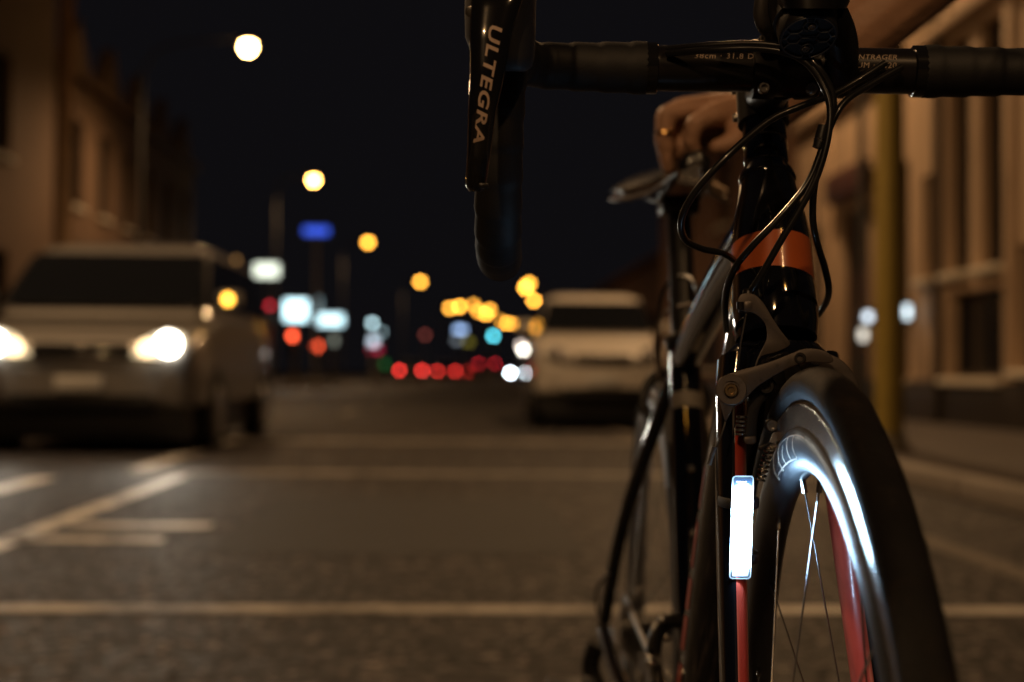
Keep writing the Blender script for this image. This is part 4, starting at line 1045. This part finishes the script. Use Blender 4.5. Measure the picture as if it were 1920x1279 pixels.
A = [[fr.bm.verts.new(QL(x, y, Z)) for x, y in l] for l, Z in ((oo, LZ + .0015), (oo, LZ - .0004), (oi, LZ - .0004), (oi, LZ + .0015))]
for i in range(4):
    for k in range(n): fr._f((A[i][k], A[i][(k + 1) % n], A[(i + 1) % 4][(k + 1) % n], A[(i + 1) % 4][k]))
fr.build('lens_rim', clear, lamp, sharp=60)
lplate('diffuser', lrect(1374.4, 1406.6, 912, 1067, 3), LZ - .0030, .0044, mat('led_panel', (.8, .85, .9), emit=(.42, .70, 1.0), estr=115), lamp, .0009)
lplate('top_label', lrect(1375.5, 1406.5, 898, 911, 2), LZ + .0009, .0006, mat('label_dark_blue', (.03, .05, .09), rough=.3), lamp, .0002)
bp_ = lplate('bottom_tray', lrect(1375, 1406, 1066.5, 1081, 2), LZ + .0008, .0007, clear, lamp, .0002)
for yy, xa in ((902, 0), (907, 3)):
    for k in range(4):
        lplate('label_print', [(1381 + xa + k * 5.2, yy), (1385 + xa + k * 5.2, yy), (1384.4 + xa + k * 5.2, yy + 2.2), (1380.4 + xa + k * 5.2, yy + 2.2)], LZ + .0006, .0003, decal_w, lamp, .00002)
MB().lathe([(.0014, 0), (.0014, .0004), (.0008, .0006), (0, .0006)], QL(1388, 1071, LZ + .0007), QL(1388, 1071, LZ - .01) - QL(1388, 1071, LZ), 12).build('status_dot', mat('copper_dot', (.5, .2, .08), rough=.4), lamp)
for py in (940, 1040):
    c = QL(1384, py, LZ + .033); st = [c + Vector((.0128 * math.cos(a), .0275 * math.sin(a), 0)) for a in [2 * math.pi * k / 28 for k in range(28)]]
    MB().tube(st, .0035, 8, ry=.0009, ref=(0, 0, 1), close=True).build('strap', rubber, lamp)

# ================================================================== accessory mount at the bar centre
mt = empty('accessory_mount', BM @ B0, -PSI)
tag(mt, 'round black mount with honeycomb underside and two bolts above the stem', 'handlebar mount')
MM = Matrix.Translation(mt.location) @ Matrix.Rotation(-PSI, 4, 'Z'); MI = MM.inverted()
def QM(px, py, Z): return MI @ P(px, py, Z)
c = QM(1516, 71, .928); e1 = (QM(1570, 66, .928) - QM(1516, 71, .928)).normalized()
nrm = Vector((0.03, -.56, -.83)).normalized(); e1 = (e1 - nrm * e1.dot(nrm)).normalized(); e2 = nrm.cross(e1)
rad = .0187
def disc(k, h): return [c + e1 * rad * k * math.cos(a) + e2 * rad * k * math.sin(a) - nrm * h for a in [2 * math.pi * q / 40 for q in range(40)]]
MB().rings([disc(.92, .0012), disc(.92, .0), disc(1.0, .0), disc(1.03, .001), disc(1.05, .012), disc(1.0, .0125), disc(.98, .014), disc(1.12, .015), disc(1.16, .022), disc(1.2, .034), disc(.9, .036)]).build('puck', plastic, mt, sharp=35)
ribs = []
def rib(pts, cl=False):
    MB().tube([c + e1 * (rad * x) + e2 * (rad * y) + nrm * .0002 for x, y in pts], .00055, 6, close=cl).build('rib', mat('rib_plastic', (.05, .055, .065), rough=.35), mt)
rib([(.94 * math.cos(a), .94 * math.sin(a)) for a in [2 * math.pi * q / 36 for q in range(36)]], True)
for sx in (-1, 1):
    rib([(sx * (.52 + .27 * math.cos(a)), .0 + .26 * math.sin(a)) for a in [2 * math.pi * q / 6 for q in range(6)]], True)
    rib([(sx * .79, 0), (sx * .94, 0.02)])
    for sy in (-1, 1):
        rib([(sx * .655, sy * .225), (sx * .82, sy * .44)]); rib([(sx * .385, sy * .225), (sx * .24, sy * .36)])
for sy in (-1, 1):
    rib([(.24 * math.cos(a), sy * .52 + .24 * math.sin(a)) for a in [2 * math.pi * q / 8 for q in range(8)]], True)
    rib([(.1, sy * .75), (.16, sy * .92)]); rib([(-.1, sy * .75), (-.16, sy * .92)])
    MB().lathe([(.0026, -.001), (.0027, .0010), (.0022, .0016), (.0013, .0016), (.0011, .0004), (0, .0004)], c + e2 * (rad * sy * .50) + e1 * (rad * .05 * sy), nrm, 14).build('bolt', steel, mt)
rib([(-.25, 0), (.25, 0)])
# arm down to the bar clamp on the right, and the body above
MB().tube(spline([QM(1560, 28, .945), QM(1574, 62, .955), QM(1580, 100, .968), QM(1578, 140, .985), QM(1572, 165, 1.0)], 5), [.011] * 21, 16, ry=[.008] * 21).build('mount_arm', plastic, mt)
cl = MB(); cb = MI @ (BM @ (B0 + bdir * .034)); bd2 = bdir
cl.rings([[cb + bd2 * x + Vector((0, r * math.cos(a), r * math.sin(a))) for a in [2 * math.pi * k / 24 for k in range(24)]] for x, r in ((-.008, .0165), (-.0075, .0195), (.0075, .0195), (.008, .0165))])
cl.build('bar_clamp', plastic, mt)
MB().rings([[QM(1525 + wx * math.cos(a), py, .935 + .03 * math.sin(a)) for a in [2 * math.pi * k / 24 for k in range(24)]] for py, wx in ((16, 62), (4, 68), (-30, 72), (-80, 66), (-90, 50))]).build('device_body', mat('device_black', (.008, .008, .009), rough=.35), mt, sharp=50)
MB().tube(spline([QM(1434, -40, .95), QM(1430, 0, .95), QM(1428, 28, .952), QM(1434, 48, .956), QM(1444, 62, .964), QM(1450, 84, .98)], 5), [.0055] * 25 + [.004], 12, ry=[.004] * 26).build('side_bracket', mat('bracket_grey', (.16, .15, .14), rough=.3, metal=.7), mt)

# ================================================================== person steadying the bicycle by the saddle
skin_m = mat('skin', (.52, .30, .19), rough=.5, vary=.32, nscale=42, bump=.5, bscale=160)
def ball(bb, c, r):
    mtx = Matrix.Translation(c) @ Matrix.Diagonal((r, r, r, 1)) if not isinstance(r, tuple) else Matrix.Translation(c) @ Matrix.Diagonal((*r, 1))
    bmesh.ops.create_icosphere(bb.bm, subdivisions=2, radius=1.0, matrix=mtx)
def limb(bb, pts, rad):
    pts = [Vector(p) for p in pts]
    for i in range(len(pts)):
        ball(bb, pts[i], rad[i])
        if i: bb.tube([pts[i - 1], pts[i]], [rad[i - 1], rad[i]], 12)
def merged(name, bb, m_, parent, vox, it=4):
    o = bb.build(name, m_, parent, sharp=None)
    r_ = o.modifiers.new('merge', 'REMESH'); r_.mode = 'VOXEL'; r_.voxel_size = vox; r_.use_smooth_shade = True
    s_ = o.modifiers.new('smooth', 'SMOOTH'); s_.factor = .5; s_.iterations = it
    return o
PX = right_h * .92 + fwd_h * 1.52
per_loc = Vector((PX.x, PX.y, 0)); PMx = Matrix.Translation(per_loc) @ Matrix.Rotation(-PSI, 4, 'Z'); PI_ = PMx.inverted()
def QP(px, py, Z): return PI_ @ P(px, py, Z)
body = MB()
V = Vector
# local: faces -x (towards the bicycle); left side of the body is -y
pel, chest, neck, headc = V((0, 0, .95)), V((-.03, 0, 1.28)), V((-.04, 0, 1.47)), V((-.07, 0, 1.63))
limb(body, [pel, V((0, 0, 1.1)), chest, V((-.035, 0, 1.42)), neck, V((-.05, 0, 1.55))], [.13, .115, .14, .09, .055, .052])
ball(body, headc, (.095, .075, .115)); ball(body, headc + V((-.045, 0, -.06)), (.05, .05, .055))
ball(body, headc + V((-.098, 0, -.015)), (.016, .011, .022))
for s_ in (-1, 1):
    ball(body, headc + V((0, s_ * .076, -.01)), (.018, .008, .028)); ball(body, headc + V((-.082, s_ * .03, .012)), .013)
    limb(body, [chest + V((0, s_ * .08, .06)), V((-.03, s_ * .17, 1.38))], [.1, .06])
    limb(body, [V((0, s_ * .08, .95)), V((-.01, s_ * .10, .50)), V((.02, s_ * .11, .10)), V((.02, s_ * .11, .06))], [.095, .06, .042, .045])
    limb(body, [V((.03, s_ * .11, .04)), V((-.16, s_ * .125, .035))], [.04, .035])
# free right arm hanging
limb(body, [V((-.03, .18, 1.38)), V((.0, .24, 1.10)), V((-.05, .25, .86)), V((-.06, .25, .80))], [.055, .045, .030, .030])
for k in range(4): limb(body, [V((-.085 + .02 * k, .25, .79)), V((-.088 + .02 * k, .252, .745)), V((-.092 + .02 * k, .246, .705))], [.010, .009, .008])
limb(body, [V((-.085, .25, .82)), V((-.11, .245, .775)), V((-.112, .24, .74))], [.011, .010, .009])
# reaching left arm and the hand on the saddle
wrist = QP(1432, 212, 1.56); mid = QP(1560, 100, 1.55); elbow = QP(1765, -75, 1.54); sho = V((-.05, -.17, 1.37))
limb(body, [sho, elbow], [.058, .046]); limb(body, [elbow, mid, wrist], [.046, .040, .029])
kn_ = [(1334, 216, 1.488), (1290, 206, 1.512), (1276, 204, 1.538), (1284, 210, 1.562)]
fing = [[(1302, 232, 1.478), (1294, 266, 1.482), (1306, 296, 1.494)], [(1250, 214, 1.507), (1246, 262, 1.508), (1254, 316, 1.516)], [(1246, 216, 1.536), (1243, 262, 1.536), (1250, 312, 1.538)], [(1256, 226, 1.562), (1250, 262, 1.563), (1256, 300, 1.564)]]
for q, fg in zip(kn_, fing):
    limb(body, [wrist, QP(*q).lerp(wrist, .45) + V((0, 0, .002)), QP(*q)], [.024, .0185, .0125])
    limb(body, [QP(*q)] + [QP(*z) for z in fg], [.0115, .0100, .0090, .0078])
for a, b_ in ((0, 1), (1, 2), (2, 3)): limb(body, [QP(*kn_[a]).lerp(wrist, .2), QP(*kn_[b_]).lerp(wrist, .2)], [.013, .013])
limb(body, [wrist + V((-.01, -.01, -.004)), QP(1392, 240, 1.50), QP(1372, 268, 1.488), QP(1342, 276, 1.486)], [.020, .0150, .0110, .0085])
limb(body, [QP(1400, 225, 1.545), QP(1330, 238, 1.53), QP(1275, 235, 1.535)], [.020, .022, .017])
limb(body, [QP(1300, 262, 1.535), QP(1270, 280, 1.535)], [.016, .014])
person = merged('person', body, skin_m, None, .0036, 3)
person.location = per_loc; person.rotation_euler = (0, 0, -PSI)
tag(person, 'person at the right whose ringed hand grips the bicycle saddle', 'person')
rg_c = QP(1247, 250, 1.5075); rgd = (QP(1246, 262, 1.508) - QP(1250, 214, 1.507)).normalized()
u_ = rgd.orthogonal().normalized(); v_ = rgd.cross(u_)
rng = MB(); rng.tube([rg_c + (u_ * math.cos(a) + v_ * math.sin(a)) * .0098 for a in [2 * math.pi * k / 24 for k in range(24)]], .0016, 8, close=True)
ball(rng, rg_c + V((.003, -.0115, .0005)), .003)
rng.build('finger_ring', mat('gold', (.8, .5, .2), rough=.2, metal=1), person)
jk = MB(); limb(jk, [V((0, 0, .88)), V((0, 0, 1.08)), chest, V((-.035, 0, 1.43))], [.155, .140, .160, .10])
for s_ in (-1, 1): limb(jk, [chest + V((0, s_ * .08, .06)), V((-.03, s_ * .17, 1.385))], [.115, .078])
limb(jk, [V((-.03, .18, 1.38)), V((.0, .24, 1.10)), V((-.05, .25, .88))], [.072, .060, .045]); limb(jk, [sho, sho.lerp(elbow, .93)], [.074, .060])
merged('jacket', jk, mat('navy_jacket', (.02, .024, .036), rough=.85, vary=.3, bump=.3, bscale=200), person, .009)
tr = MB()
for s_ in (-1, 1): limb(tr, [V((0, s_ * .08, .93)), V((-.01, s_ * .10, .50)), V((.02, s_ * .11, .12))], [.112, .076, .062])
limb(tr, [V((0, -.07, .93)), V((0, .07, .93))], [.12, .12]); merged('trousers', tr, mat('dark_denim', (.02, .024, .035), rough=.9, vary=.3), person, .009)
for s_ in (-1, 1):
    sh = MB(); limb(sh, [V((.04, s_ * .11, .05)), V((-.06, s_ * .12, .045)), V((-.16, s_ * .127, .036))], [.052, .050, .042]); merged('shoe', sh, mat('shoe_leather', (.03, .028, .026), rough=.5), person, .008)
hr = MB(); ball(hr, headc + V((.022, 0, .03)), (.098, .088, .108)); ball(hr, headc + V((.055, 0, -.04)), (.06, .08, .10)); merged('hair', hr, mat('brown_hair', (.035, .02, .012), rough=.6, vary=.4, nscale=120), person, .008)
